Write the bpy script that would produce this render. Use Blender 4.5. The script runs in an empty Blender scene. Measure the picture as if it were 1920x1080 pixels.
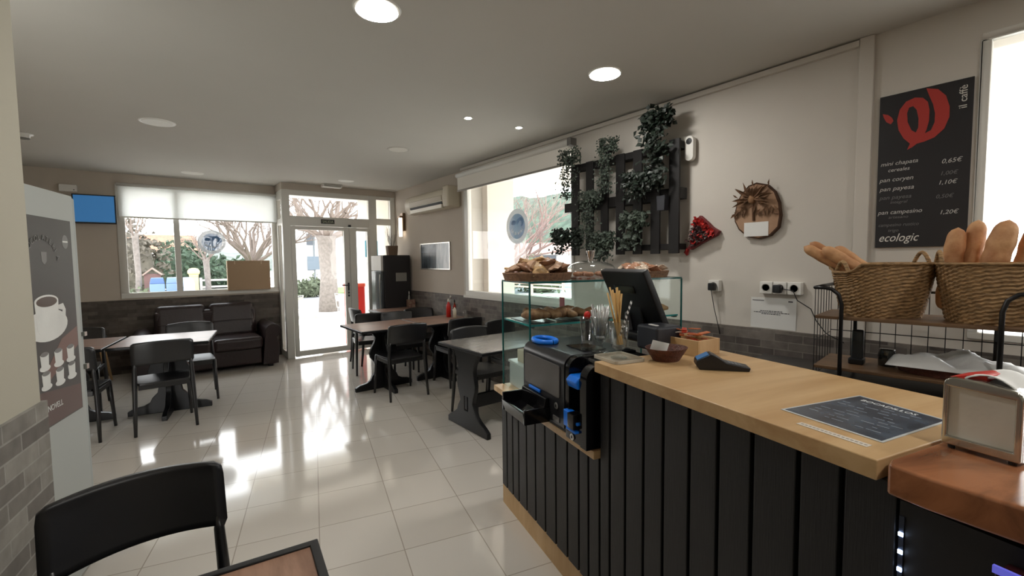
import bpy, bmesh, math, random
from mathutils import Vector, Matrix
from mathutils.geometry import tessellate_polygon
from math import sin, cos, pi, radians
random.seed(7)
sc = bpy.context.scene
COL = sc.collection

# ------------------------------------------------------------------ camera
YAW, PITCH, ROLL, FPX = .66097015, .06095764, .01149852, 843.43
TA = .66097015 - .41521986           # direction of floor tiles and counter, from +Y towards +X
fw = Vector((sin(YAW)*cos(PITCH), cos(YAW)*cos(PITCH), -sin(PITCH)))
r0 = Vector((cos(YAW), -sin(YAW), 0)); u0 = r0.cross(fw)
rr = r0*cos(ROLL) - u0*sin(ROLL); uu = u0*cos(ROLL) + r0*sin(ROLL)
cam = bpy.data.cameras.new('camera'); cam.sensor_width = 36; cam.lens = FPX/1920*36
cam.clip_start = .02; cam.clip_end = 500
co = bpy.data.objects.new('camera', cam); COL.objects.link(co)
M = Matrix((rr, uu, -fw)).transposed().to_4x4(); M.translation = Vector((0, 0, 1.5))
co.matrix_world = M
sc.camera = co
# ------------------------------------------------------------------ view + world
sc.view_settings.view_transform = 'Standard'; sc.view_settings.look = 'None'
sc.view_settings.gamma = 1; sc.view_settings.use_curve_mapping = False
sc.view_settings.exposure = 0.6
SKY = 4.6
w = bpy.data.worlds.new('sky'); sc.world = w; w.use_nodes = True
nt = w.node_tree; nt.nodes.clear()
tc = nt.nodes.new('ShaderNodeTexCoord'); sp = nt.nodes.new('ShaderNodeSeparateXYZ')
rp = nt.nodes.new('ShaderNodeValToRGB'); bg = nt.nodes.new('ShaderNodeBackground'); wo = nt.nodes.new('ShaderNodeOutputWorld')
rp.color_ramp.elements[0].position = .0; rp.color_ramp.elements[0].color = (1, .95, .90, 1)
rp.color_ramp.elements[1].position = .5; rp.color_ramp.elements[1].color = (.90, .96, 1, 1)
nt.links.new(tc.outputs['Generated'], sp.inputs[0]); nt.links.new(sp.outputs['Z'], rp.inputs[0])
nt.links.new(rp.outputs[0], bg.inputs[0]); bg.inputs[1].default_value = SKY; nt.links.new(bg.outputs[0], wo.inputs[0])

def portal(loc, rot, sx, sy):
    l = bpy.data.lights.new('window_portal', 'AREA'); l.shape = 'RECTANGLE'; l.size = sx; l.size_y = sy
    l.cycles.is_portal = True
    o = bpy.data.objects.new('window_portal', l); COL.objects.link(o); o.location = loc; o.rotation_euler = rot
portal((3.50, 4.12, 1.83), (0, radians(90), 0), 1.6, 2.0)
portal((3.50, -.45, 1.83), (0, radians(90), 0), 1.5, 1.7)
portal((.54, 8.42, 1.62), (radians(-90), 0, 0), 2.0, 1.1)
portal((2.42, 7.80, 1.35), (radians(-90), 0, 0), 1.8, 2.6)

# ------------------------------------------------------------------ materials
def lin(c):
    return tuple(((x/255)/12.92 if x/255 <= .04045 else ((x/255+.055)/1.055)**2.4) for x in c) + (1,)
def newmat(name):
    m = bpy.data.materials.new(name); m.use_nodes = True
    return m, m.node_tree, m.node_tree.nodes['Principled BSDF']
def mat(name, c, rough=.6, metal=0, noise=0, nscale=20, bump=0, bscale=80, coat=0, spec=.5, stretch=None, trans=0, sub=0, c2=None):
    m, n, p = newmat(name)
    p.inputs['Base Color'].default_value = lin(c); p.inputs['Roughness'].default_value = rough
    p.inputs['Metallic'].default_value = metal; p.inputs['Coat Weight'].default_value = coat
    p.inputs['Specular IOR Level'].default_value = spec
    t = n.nodes.new('ShaderNodeTexCoord'); mp = n.nodes.new('ShaderNodeMapping')
    n.links.new(t.outputs['Object'], mp.inputs[0])
    if stretch: mp.inputs['Scale'].default_value = stretch
    if noise or c2:
        nz = n.nodes.new('ShaderNodeTexNoise'); nz.inputs['Scale'].default_value = nscale; nz.inputs['Detail'].default_value = 5
        n.links.new(mp.outputs[0], nz.inputs[0])
        r = n.nodes.new('ShaderNodeValToRGB')
        a = lin(c); b = lin(c2) if c2 else tuple(max(0, x*(1-noise)) for x in a[:3])+(1,)
        r.color_ramp.elements[0].color = b; r.color_ramp.elements[1].color = a
        r.color_ramp.elements[0].position = .35; r.color_ramp.elements[1].position = .65
        n.links.new(nz.outputs[0], r.inputs[0]); n.links.new(r.outputs[0], p.inputs['Base Color'])
    if bump:
        nz = n.nodes.new('ShaderNodeTexNoise'); nz.inputs['Scale'].default_value = bscale; nz.inputs['Detail'].default_value = 4
        n.links.new(mp.outputs[0], nz.inputs[0])
        b = n.nodes.new('ShaderNodeBump'); b.inputs['Strength'].default_value = bump; b.inputs['Distance'].default_value = .01
        n.links.new(nz.outputs[0], b.inputs['Height']); n.links.new(b.outputs[0], p.inputs['Normal'])
    return m
def emis(name, c, s):
    m, n, p = newmat(name); p.inputs['Base Color'].default_value = lin(c)
    p.inputs['Emission Color'].default_value = lin(c); p.inputs['Emission Strength'].default_value = s
    return m
def glass(name, tint=(1, 1, 1), ior=1.45, extra=0.0, gloss=(1, 1, 1)):
    m = bpy.data.materials.new(name); m.use_nodes = True; n = m.node_tree; n.nodes.clear()
    o = n.nodes.new('ShaderNodeOutputMaterial'); mx = n.nodes.new('ShaderNodeMixShader')
    tr = n.nodes.new('ShaderNodeBsdfTransparent'); gl = n.nodes.new('ShaderNodeBsdfGlossy'); lw = n.nodes.new('ShaderNodeLayerWeight')
    pw = n.nodes.new('ShaderNodeMath'); pw.operation = 'POWER'; pw.inputs[1].default_value = 5; fr = n.nodes.new('ShaderNodeMath'); fr.operation = 'MULTIPLY_ADD'; fr.inputs[1].default_value = .9; fr.inputs[2].default_value = .025
    n.links.new(lw.outputs['Facing'], pw.inputs[0]); n.links.new(pw.outputs[0], fr.inputs[0])
    ad = n.nodes.new('ShaderNodeMath'); ad.operation = 'ADD'; ad.inputs[1].default_value = extra
    tr.inputs[0].default_value = tint + (1,); gl.inputs[0].default_value = gloss+(1,); gl.inputs['Roughness'].default_value = .02
    n.links.new(fr.outputs[0], ad.inputs[0]); n.links.new(ad.outputs[0], mx.inputs[0])
    n.links.new(tr.outputs[0], mx.inputs[1]); n.links.new(gl.outputs[0], mx.inputs[2]); n.links.new(mx.outputs[0], o.inputs[0])
    return m
def film(name, c, a):
    """half-see-through printed film on glass / thin plastic"""
    m, n, p = newmat(name); p.inputs['Base Color'].default_value = lin(c); p.inputs['Alpha'].default_value = a
    p.inputs['Roughness'].default_value = .3
    return m
def translucent(name, c, mixv=.5):
    m = bpy.data.materials.new(name); m.use_nodes = True; n = m.node_tree; n.nodes.clear()
    o = n.nodes.new('ShaderNodeOutputMaterial'); mx = n.nodes.new('ShaderNodeMixShader')
    d = n.nodes.new('ShaderNodeBsdfDiffuse'); t = n.nodes.new('ShaderNodeBsdfTranslucent')
    d.inputs[0].default_value = lin(c); t.inputs[0].default_value = lin(c); mx.inputs[0].default_value = mixv
    n.links.new(d.outputs[0], mx.inputs[1]); n.links.new(t.outputs[0], mx.inputs[2]); n.links.new(mx.outputs[0], o.inputs[0])
    return m
def brick(name, c1, c2, mortar, bw, rh, ms, rough, axes='XY', rot=0, off=.5, loc=(0, 0, 0), bump=0.3, noise=.3, nscale=14, extra_c=None, spec=.5, bias=0):
    m, n, p = newmat(name); L = n.links
    t = n.nodes.new('ShaderNodeTexCoord'); s = n.nodes.new('ShaderNodeSeparateXYZ'); c = n.nodes.new('ShaderNodeCombineXYZ')
    g = n.nodes.new('ShaderNodeNewGeometry')
    L.new(g.outputs['Position'], s.inputs[0])
    L.new(s.outputs[axes[0]], c.inputs[0]); L.new(s.outputs[axes[1]], c.inputs[1])
    mp = n.nodes.new('ShaderNodeMapping'); mp.vector_type = 'POINT'
    mp.inputs['Rotation'].default_value = (0, 0, rot); mp.inputs['Location'].default_value = loc
    L.new(c.outputs[0], mp.inputs[0])
    b = n.nodes.new('ShaderNodeTexBrick'); b.offset = off; b.inputs['Scale'].default_value = 1
    b.inputs['Brick Width'].default_value = bw; b.inputs['Row Height'].default_value = rh; b.inputs['Mortar Size'].default_value = ms
    b.inputs['Mortar Smooth'].default_value = .1; b.inputs['Bias'].default_value = bias
    b.inputs['Color1'].default_value = lin(c1); b.inputs['Color2'].default_value = lin(c2); b.inputs['Mortar'].default_value = lin(mortar)
    L.new(mp.outputs[0], b.inputs['Vector'])
    nz = n.nodes.new('ShaderNodeTexNoise'); nz.inputs['Scale'].default_value = nscale; nz.inputs['Detail'].default_value = 6
    L.new(g.outputs['Position'], nz.inputs[0])
    mx = n.nodes.new('ShaderNodeMix'); mx.data_type = 'RGBA'; mx.blend_type = 'MULTIPLY'; mx.inputs[0].default_value = noise
    r = n.nodes.new('ShaderNodeValToRGB'); r.color_ramp.elements[0].position = .3; r.color_ramp.elements[1].position = .7
    r.color_ramp.elements[0].color = (.35, .33, .32, 1)
    L.new(nz.outputs[0], r.inputs[0]); L.new(b.outputs['Color'], mx.inputs[6]); L.new(r.outputs[0], mx.inputs[7])
    L.new(mx.outputs[2], p.inputs['Base Color']); p.inputs['Roughness'].default_value = rough; p.inputs['Specular IOR Level'].default_value = spec
    if bump:
        bp = n.nodes.new('ShaderNodeBump'); bp.inputs['Strength'].default_value = bump; bp.inputs['Distance'].default_value = .004; bp.invert = True
        L.new(b.outputs['Fac'], bp.inputs['Height']); L.new(bp.outputs[0], p.inputs['Normal'])
    return m
def wood(name, c1, c2, rough=.4, scale=(1, 12, 12), dist=4, coat=0, wscale=1.2):
    m, n, p = newmat(name); L = n.links
    t = n.nodes.new('ShaderNodeTexCoord'); mp = n.nodes.new('ShaderNodeMapping'); mp.inputs['Scale'].default_value = scale
    L.new(t.outputs['Object'], mp.inputs[0])
    nz = n.nodes.new('ShaderNodeTexNoise'); nz.inputs['Scale'].default_value = wscale; nz.inputs['Detail'].default_value = 8
    nz.inputs['Roughness'].default_value = .6; nz.inputs['Distortion'].default_value = dist*.1
    L.new(mp.outputs[0], nz.inputs[0])
    r = n.nodes.new('ShaderNodeValToRGB'); r.color_ramp.elements[0].color = lin(c2); r.color_ramp.elements[1].color = lin(c1)
    r.color_ramp.elements[0].position = .32; r.color_ramp.elements[1].position = .62
    L.new(nz.outputs[0], r.inputs[0]); L.new(r.outputs[0], p.inputs['Base Color'])
    p.inputs['Roughness'].default_value = rough; p.inputs['Coat Weight'].default_value = coat
    return m

WALL = mat('wall_paint', (208, 202, 193), .85, noise=.03, nscale=3, bump=.05, bscale=150)
WALLD = mat('wall_paint_greige', (198, 187, 174), .85, noise=.03, nscale=3, bump=.05, bscale=150)
WALLL = mat('wall_paint_cream', (184, 179, 163), .85, noise=.03, nscale=3, bump=.05, bscale=150)
CEIL = mat('ceiling_paint', (202, 199, 192), .9, noise=.02, nscale=2)
WHITE = mat('white_lacquer', (230, 228, 222), .35)
FRAME = mat('white_aluminium', (222, 220, 213), .35)
PLASTIC = mat('white_plastic', (228, 226, 220), .4)
CREAM = mat('cream_plastic', (205, 196, 176), .45)
BLACK = mat('black_satin', (15, 16, 19), .38)
BLACKM = mat('black_matt', (17, 14, 14), .6)
CHAIRM = mat('chair_black', (15, 16, 19), .38, bump=.02, bscale=300, spec=.8)
SLAT = mat('dark_painted_boards', (22, 21, 23), .5, bump=.15, bscale=12, stretch=(30, 30, 1))
METAL = mat('brushed_steel', (190, 188, 182), .28, 1)
CHROME = mat('chrome', (220, 220, 220), .08, 1)
STONE_X = brick('stone_tile_right', (134, 126, 118), (88, 80, 76), (132, 126, 118), .17, .0525, .003, .65, 'YZ', bump=.5, noise=.55, nscale=16)
STONE_Y = brick('stone_tile_back', (112, 103, 94), (74, 66, 60), (90, 83, 76), .20, .052, .0025, .65, 'XZ', bump=.5, noise=.55, nscale=14)
STONE_P = brick('stone_tile_pillar', (150, 146, 138), (104, 98, 92), (160, 157, 150), .21, .060, .0035, .6, 'YZ', bump=.5, noise=.5, nscale=14)
# floor: cream polished tile 0.405 m, aligned to the counter
FLOOR = brick('polished_floor_tile', (226, 220, 211), (221, 214, 204), (178, 168, 155), .405, .405, .0028, .085, 'XY', rot=0, off=0, bump=.15, noise=.08, nscale=1.2, spec=.85)
for nd in FLOOR.node_tree.nodes:
    if nd.type == 'MAPPING':
        nd.inputs['Rotation'].default_value = (0, 0, TA)
        nd.inputs['Location'].default_value = (.02, -.275, 0)
OAK = wood('light_oak_worktop', (206, 172, 126), (186, 148, 102), .35, (9, .9, 9), 5, wscale=1.4)
WALNUT = wood('walnut_slab', (170, 112, 76), (112, 70, 46), .2, (5, 1.2, 5), 8, coat=.3, wscale=2)
TOPWOOD = wood('laminate_table_top', (172, 134, 114), (138, 114, 104), .34, (2, 14, 4), 6, wscale=1.1)
TOPGREY = wood('grey_laminate_table_top', (120, 116, 110), (84, 80, 76), .26, (2, 14, 4), 6, wscale=1.1)
TOPFG = wood('brown_laminate_table_top', (172, 134, 112), (122, 88, 68), .35, (14, 2, 4), 6, wscale=1)
for _m in (TOPWOOD, TOPGREY): _m.node_tree.nodes['Principled BSDF'].inputs['Specular IOR Level'].default_value = .9
SHELFW = wood('dark_shelf_wood', (120, 92, 66), (84, 62, 44), .4, (2, 12, 8), 6)
PALEWOOD = wood('pale_wood', (204, 170, 124), (184, 146, 98), .5, (8, 8, 1.5), 4)
LEATHER = mat('brown_black_leather', (46, 34, 34), .33, bump=.25, bscale=25)
GLASS = glass('window_glass')
CASEGLASS = glass('showcase_glass', (.93, .985, .975))
EDGEGLASS = mat('glass_edge_teal', (38, 98, 96), .1)
WICKER = mat('water_hyacinth_wicker', (176, 140, 96), .7, noise=.55, nscale=45, bump=.6, bscale=60, stretch=(1, 1, 3))
WICKERD = mat('dark_wicker', (96, 52, 38), .6, noise=.4, nscale=60, bump=.6, bscale=120)
WICKERM = mat('brown_wicker', (150, 110, 80), .6, noise=.4, nscale=60, bump=.6, bscale=120)
CRUST = mat('bread_crust', (206, 158, 112), .65, bump=.4, bscale=30, c2=(172, 118, 76), nscale=14)
PASTRY = mat('pastry_crust', (200, 146, 108), .5, bump=.4, bscale=40, c2=(146, 94, 66), nscale=30)
LEAFD = mat('dark_ivy_leaf', (30, 42, 32), .5, noise=.4, nscale=8)
LEAFG = mat('grey_green_leaf', (74, 86, 74), .6, noise=.4, nscale=8)
BLUE = mat('bright_blue_plastic', (20, 120, 235), .3)
REDP = mat('red_plastic', (200, 34, 24), .35)
PAPER = mat('paper_white', (225, 225, 222), .7)
TEAL = mat('dark_text_ink', (60, 60, 66), .7)
CHALK = mat('chalk', (200, 198, 194), .9)
CLEAR = glass('clear_glassware', (.9, .92, .92), extra=.06)

# ------------------------------------------------------------------ mesh builder
class MB:
    def __init__(s): s.v = []; s.f = []
    def add(s, vs, fs, M=None):
        b = len(s.v)
        s.v += [tuple(M @ Vector(p)) if M else tuple(p) for p in vs]
        s.f += [tuple(i+b for i in f) for f in fs]; return s
    def bx(s, x0, x1, y0, y1, z0, z1, M=None):
        vs = [(x, y, z) for x in (x0, x1) for y in (y0, y1) for z in (z0, z1)]
        return s.add(vs, [(0, 1, 3, 2), (4, 6, 7, 5), (0, 4, 5, 1), (2, 3, 7, 6), (0, 2, 6, 4), (1, 5, 7, 3)], M)
    def tube(s, pts, r, n=8, M=None, ex=1.0, cap=True):
        """tube through points; r number or list; ex flattens one axis"""
        pts = [Vector(p) for p in pts]; k = len(pts); rs = r if isinstance(r, (list, tuple)) else [r]*k
        vs = []; fs = []; up = None
        for i, p in enumerate(pts):
            d = (pts[min(i+1, k-1)] - pts[max(i-1, 0)]).normalized()
            if up is None:
                up = Vector((0, 0, 1)) if abs(d.z) < .9 else Vector((0, 1, 0))
            a = d.cross(up).normalized(); b = a.cross(d).normalized(); up = b
            for j in range(n):
                t = 2*pi*j/n; vs.append(p + a*cos(t)*rs[i] + b*sin(t)*rs[i]*ex)
        for i in range(k-1):
            for j in range(n):
                fs.append((i*n+j, i*n+(j+1) % n, (i+1)*n+(j+1) % n, (i+1)*n+j))
        if cap: fs.append(tuple(range(n))[::-1]); fs.append(tuple(range((k-1)*n, k*n)))
        return s.add(vs, fs, M)
    def lathe(s, prof, n=24, M=None, sx=1, sy=1):
        vs = []; fs = []
        for r, z in prof:
            for j in range(n):
                t = 2*pi*j/n; vs.append((r*cos(t)*sx, r*sin(t)*sy, z))
        for i in range(len(prof)-1):
            for j in range(n):
                fs.append((i*n+j, i*n+(j+1) % n, (i+1)*n+(j+1) % n, (i+1)*n+j))
        if prof[0][0] > 1e-5: fs.append(tuple(range(n))[::-1])
        if prof[-1][0] > 1e-5: fs.append(tuple(range((len(prof)-1)*n, len(prof)*n)))
        return s.add(vs, fs, M)
    def prism(s, loops, d0, d1, M=None, ax='xz'):
        """polygon(s) with holes in a plane, extruded"""
        if not isinstance(loops[0][0], (tuple, list)): loops = [loops]
        def P(a, b, d): return {'xz': (a, d, b), 'xy': (a, b, d), 'yz': (d, a, b)}[ax]
        flat = [p for l in loops for p in l]; N = len(flat)
        tris = tessellate_polygon([[Vector((a, b, 0)) for a, b in l] for l in loops])
        vs = [P(a, b, d0) for a, b in flat] + [P(a, b, d1) for a, b in flat]
        fs = [tuple(t) for t in tris] + [tuple(i+N for i in t)[::-1] for t in tris]
        o = 0
        for l in loops:
            k = len(l)
            for i in range(k):
                a = o+i; b = o+(i+1) % k; fs.append((a, b, b+N, a+N))
            o += k
        return s.add(vs, fs, M)
    def sphere(s, c, r, n=12, m=8, M=None):
        c = Vector(c); R = r if isinstance(r, (tuple, list)) else (r, r, r); vs = []; fs = []
        for i in range(m+1):
            a = pi*i/m
            for j in range(n):
                t = 2*pi*j/n; vs.append((c.x+R[0]*sin(a)*cos(t), c.y+R[1]*sin(a)*sin(t), c.z+R[2]*cos(a)))
        for i in range(m):
            for j in range(n):
                fs.append((i*n+j, (i+1)*n+j, (i+1)*n+(j+1) % n, i*n+(j+1) % n))
        return s.add(vs, fs, M)
    def leaf(s, p, d, nrm, L, W):
        p = Vector(p); d = Vector(d).normalized(); a = d.cross(Vector(nrm)).normalized(); b = a.cross(d)
        return s.add([p, p+d*L*.5+a*W*.5+b*L*.12, p+d*L, p+d*L*.5-a*W*.5+b*L*.12], [(0, 1, 2), (0, 2, 3)])
    def build(s, name, m, parent=None, loc=None, rotz=None, smooth=False, bevel=0, seg=2, sub=0, rot=None):
        me = bpy.data.meshes.new(name); me.from_pydata([tuple(v) for v in s.v], [], s.f); me.update()
        bm = bmesh.new(); bm.from_mesh(me); bmesh.ops.remove_doubles(bm, verts=bm.verts, dist=1e-6)
        bmesh.ops.recalc_face_normals(bm, faces=bm.faces); bm.to_mesh(me); bm.free()
        o = bpy.data.objects.new(name, me); COL.objects.link(o)
        me.materials.append(m)
        if parent: o.parent = parent
        if loc: o.location = loc
        if rotz: o.rotation_euler = (0, 0, rotz)
        if rot: o.rotation_euler = rot
        if smooth: me.polygons.foreach_set('use_smooth', [True]*len(me.polygons))
        if bevel:
            b = o.modifiers.new('bevel', 'BEVEL'); b.width = bevel; b.segments = seg; b.limit_method = 'ANGLE'; b.angle_limit = radians(40)
            if smooth or seg > 1:
                me.polygons.foreach_set('use_smooth', [True]*len(me.polygons))
                wn = o.modifiers.new('wn', 'WEIGHTED_NORMAL'); wn.keep_sharp = False
        if sub:
            q = o.modifiers.new('sub', 'SUBSURF'); q.levels = sub; q.render_levels = sub
        return o
def tag(o, label, cat, group=None, kind=None):
    o['label'] = label; o['category'] = cat
    if group: o['group'] = group
    if kind: o['kind'] = kind
    return o
def struct(o):
    o['kind'] = 'structure'; return o
def thing(name, label, cat, loc=(0, 0, 0), rotz=0, group=None):
    o = bpy.data.objects.new(name, None); COL.objects.link(o); o.empty_display_size = .1
    o.location = loc; o.rotation_euler = (0, 0, rotz); tag(o, label, cat, group); return o
def dup(root, loc, rotz, label):
    r = root.copy(); COL.objects.link(r); r.location = loc; r.rotation_euler = (0, 0, rotz); r['label'] = label
    for ch in list(root.children):
        c = ch.copy(); COL.objects.link(c); c.parent = r
        for g in ch.children:
            d = g.copy(); COL.objects.link(d); d.parent = c
    return r
def text(s, name, size, m, parent, loc, rot=(pi/2, 0, 0), ext=.0006, shear=0, align='LEFT', sx=1):
    cu = bpy.data.curves.new(name, 'FONT'); cu.body = s; cu.size = size; cu.extrude = ext; cu.shear = shear; cu.align_x = align; cu.resolution_u = 3
    t = bpy.data.objects.new(name, cu); COL.objects.link(t); bpy.context.view_layer.update()
    me = bpy.data.meshes.new_from_object(t.evaluated_get(bpy.context.evaluated_depsgraph_get()))
    bpy.data.objects.remove(t); o = bpy.data.objects.new(name, me); COL.objects.link(o)
    me.materials.clear(); me.materials.append(m)
    o.parent = parent; o.location = loc; o.rotation_euler = rot; o.scale = (sx, 1, 1); return o
def tf(s, t, z=0): return Vector((s*sin(TA)+t*cos(TA), s*cos(TA)-t*sin(TA), z))
RF = -TA - pi/2      # front towards the customers: local x = -s (right in view), local y = +t
RR = -pi/2           # things on the right-hand wall: local x = -Y, -y = out of the wall
def arc(cx, cy, r, a0, a1, n): return [(cx+r*cos(radians(a0+(a1-a0)*i/n)), cy+r*sin(radians(a0+(a1-a0)*i/n))) for i in range(n+1)]
def rrect(x0, x1, y0, y1, r, n=4):
    return arc(x1-r, y1-r, r, 0, 90, n)+arc(x0+r, y1-r, r, 90, 180, n)+arc(x0+r, y0+r, r, 180, 270, n)+arc(x1-r, y0+r, r, 270, 360, n)

# ================================================================== SETTING
HC, XR, XA, YD, YB, XL, WZ = 2.74, 3.22, 3.33, 7.67, 8.15, -1.34, 1.017
struct(MB().bx(-2.2, 3.62, -3.2, 8.4, -.12, 0).build('floor', FLOOR))
struct(MB().bx(-2.2, 3.62, -3.2, 8.4, HC, HC+.15).build('ceiling', CEIL))
def opening_wall(name, m, axis, c0, c1, a0, a1, z0, z1, ops):
    b = MB(); a = a0
    def B(p0, p1, q0, q1):
        if p1-p0 < 1e-4 or q1-q0 < 1e-4: return
        if axis == 'Y': b.bx(c0, c1, p0, p1, q0, q1)
        else: b.bx(p0, p1, c0, c1, q0, q1)
    for (o0, o1, p0, p1) in sorted(ops):
        B(a, o0, z0, z1); B(o0, o1, z0, p0); B(o0, o1, p1, z1); a = o1
    B(a, a1, z0, z1)
    return struct(b.build(name, m))
opening_wall('wall_right', WALL, 'Y', XR, XR+.28, -3.2, 5.2, 0, HC, [(3.13, 5.14, WZ+.01, 2.62), (-1.3, .37, WZ+.06, 2.58)])
struct(MB().bx(XA, XA+.28, 5.2, YD+.2, 0, HC).build('wall_right_alcove', WALLD))
opening_wall('wall_back', WALLD, 'X', YB, YB+.2, XL-.2, 1.56, 0, HC, [(-.45, 1.51, WZ+.02, 2.60)])
struct(MB().bx(XL-.2, XL, 2.9, YB, 0, HC).build('wall_left', WALLD))
struct(MB().bx(1.50, 3.5, YD-.01, YD+.12, 2.635, HC).build('wall_door_head', WALLD))
struct(MB().bx(-2.2, 3.5, -3.2, -3.0, 0, HC).build('wall_behind', WALL))
# stone-tiled dado
struct(MB().bx(XR-.018, XR, -3.0, 5.2, 0, WZ).build('trim_1', STONE_X))
struct(MB().bx(XA-.018, XA, 5.2, YD, 0, WZ).build('trim_2', STONE_X))
struct(MB().bx(XL, 1.50, YB-.018, YB, 0, WZ).build('trim_3', STONE_Y))
# partition on the near left
pe = Vector((-.363, 2.283, 0)); pd = Vector((sin(TA*.75), cos(TA*.75), 0)); pn = Vector((-pd.y, pd.x, 0))
def ppoly(d, e=0): return [tuple((pe+pd*e+pn*(-d))[:2]), tuple((pe-pd*5.3+pn*(-d))[:2]), tuple((pe-pd*5.3+pn*.35)[:2]), tuple((pe+pn*.35+pd*e)[:2])]
struct(MB().prism(ppoly(0), 0, HC, ax='xy').build('wall_partition', WALLL))
struct(MB().prism(ppoly(.014, .012), 0, WZ, ax='xy').build('trim_4', STONE_P))
# trunking under the ceiling and strip at the wall corner
struct(MB().bx(XR-.03, XR, .86, 5.2, HC-.045, HC-.012).build('trim_5', WALL))
struct(MB().bx(XR-.022, XR+.001, .79, .86, WZ, HC-.001).build('trim_6', WALL, bevel=.004))
struct(MB().bx(XR-.10, XR+.02, 5.2, 5.212, WZ, HC-.001).build('trim_7', WALLD)) if False else None

# ---- windows
def window_frame(nm, axis, c0, c1, a0, a1, z0, z1, fr, mull=()):
    b = MB()
    def B(p0, p1, q0, q1, e=0):
        if axis == 'Y': b.bx(c0-e, c1+e, p0, p1, q0, q1)
        else: b.bx(p0, p1, c0-e, c1+e, q0, q1)
    l, r_, bo, to = fr
    B(a0, a1, z0, z0+bo); B(a0, a1, z1-to, z1); B(a0, a0+l, z0+bo, z1-to); B(a1-r_, a1, z0+bo, z1-to)
    for q in mull: B(q-.035, q+.035, z0+bo, z1-to)
    o = struct(b.build(nm, FRAME, bevel=.004))
    g = MB(); cm = (c0+c1)/2
    if axis == 'Y': g.bx(cm-.002, cm+.002, a0+l, a1-r_, z0+bo, z1-to)
    else: g.bx(a0+l, a1-r_, cm-.002, cm+.002, z0+bo, z1-to)
    q = g.build('window_pane', GLASS, o); return o
w1 = window_frame('window_1', 'Y', XR-.012, XR+.05, 3.13, 5.14, WZ+.01, 2.62, (.035, .08, .08, .06))
w2 = window_frame('window_2', 'X', YB-.012, YB+.05, -.45, 1.51, WZ+.02, 2.60, (.085, .075, .075, .06), (.20,))
w3 = window_frame('window_3', 'Y', XR-.006, XR+.05, -1.3, .37, WZ+.06, 2.58, (.05, .035, .035, .035))
struct(MB().bx(XR-.03, XR+.02, 3.10, 5.17, WZ-.002, WZ+.03).build('sill', FRAME)).name = 'trim_8'
# ---- glazed door wall
b = MB()
for q in [(1.50, 1.605, 0, 2.64), (2.855, 2.985, 0, 2.64), (3.245, 3.33, 0, 2.64), (1.605, 2.855, 2.555, 2.64), (1.605, 2.855, 2.085, 2.235),
          (2.985, 3.245, 2.58, 2.64), (2.985, 3.245, 2.145, 2.255), (2.985, 3.245, 0, .10)]:
    b.bx(q[0], q[1], YD-.01, YD+.06, q[2], q[3])
door_wall = struct(b.build('wall_door_frame', FRAME, bevel=.004))
for i, q in enumerate([(1.605, 2.855, 2.235, 2.555), (2.985, 3.245, 2.255, 2.58), (2.985, 3.245, .10, 2.145)]):
    MB().bx(q[0], q[1], YD+.022, YD+.026, q[2], q[3]).build('pane', GLASS, door_wall)
def leaf_door(nm, x0, x1, gl, gr):
    b = MB()
    for q in [(x0, gl, .02, 2.078), (gr, x1, .02, 2.078), (gl, gr, .02, .105), (gl, gr, 2.025, 2.078)]:
        b.bx(q[0], q[1], YD-.03, YD+.03, q[2], q[3])
    o = struct(b.build(nm, FRAME, bevel=.005))
    MB().bx(gl, gr, YD-.002, YD+.002, .105, 2.025).build('pane', GLASS, o); return o
d1 = leaf_door('door_1', 1.612, 2.505, 1.668, 2.42)
d2 = leaf_door('door_2', 2.51, 2.85, 2.617, 2.815)
h = MB().bx(2.452, 2.478, YD-.045, YD-.03, .93, 1.16)
h.tube([(2.465, YD-.04, 1.12), (2.465, YD-.085, 1.12), (2.34, YD-.09, 1.125)], .009)
h.build('handle', BLACK, d1)
k = MB()
for z in (.97, 1.02): k.lathe([(.014, 0), (.014, .012)], 12, Matrix.Translation((2.465, YD-.045, z)) @ Matrix.Rotation(pi/2, 4, 'X'))
k.build('lock', METAL, d1)
MB().bx(2.49, 2.53, YD-.06, YD-.03, 2.09, 2.125).build('door_closer', BLACK, d1)
# glazed return between the two walls
b = MB()
for q in [(YD+.06, YD+.10, 0, 2.64), (YB-.10, YB, 0, 2.64), (YD+.10, YB-.1, 2.5, 2.64), (YD+.10, YB-.1, 0, .10), (YD+.1, YB-.1, 2.1, 2.2)]:
    b.bx(1.505, 1.555, q[0], q[1], q[2], q[3])
wr_ = struct(b.build('window_4', FRAME, bevel=.004))
MB().bx(1.528, 1.532, YD+.10, YB-.1, .10, 2.5).build('window_pane', GLASS, wr_)
struct(MB().bx(1.50, 1.56, YD+.12, YB, 2.64, HC).build('wall_return_head', WALLD))
# exit sign on the door rail
t = thing('exit_sign', 'small dark sign reading SALIDA on the rail above the glass door', 'sign', (2.17, YD-.012, 2.165))
MB().bx(-.105, .105, -.012, 0, -.035, .035).build('plate', mat('sign_green_black', (40, 44, 36), .4), t)
text('SALIDA', 'lettering', .055, mat('sign_glow_letters', (190, 196, 170), .6), t, (0, -.0126, -.02), align='CENTER', sx=.95)

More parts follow.
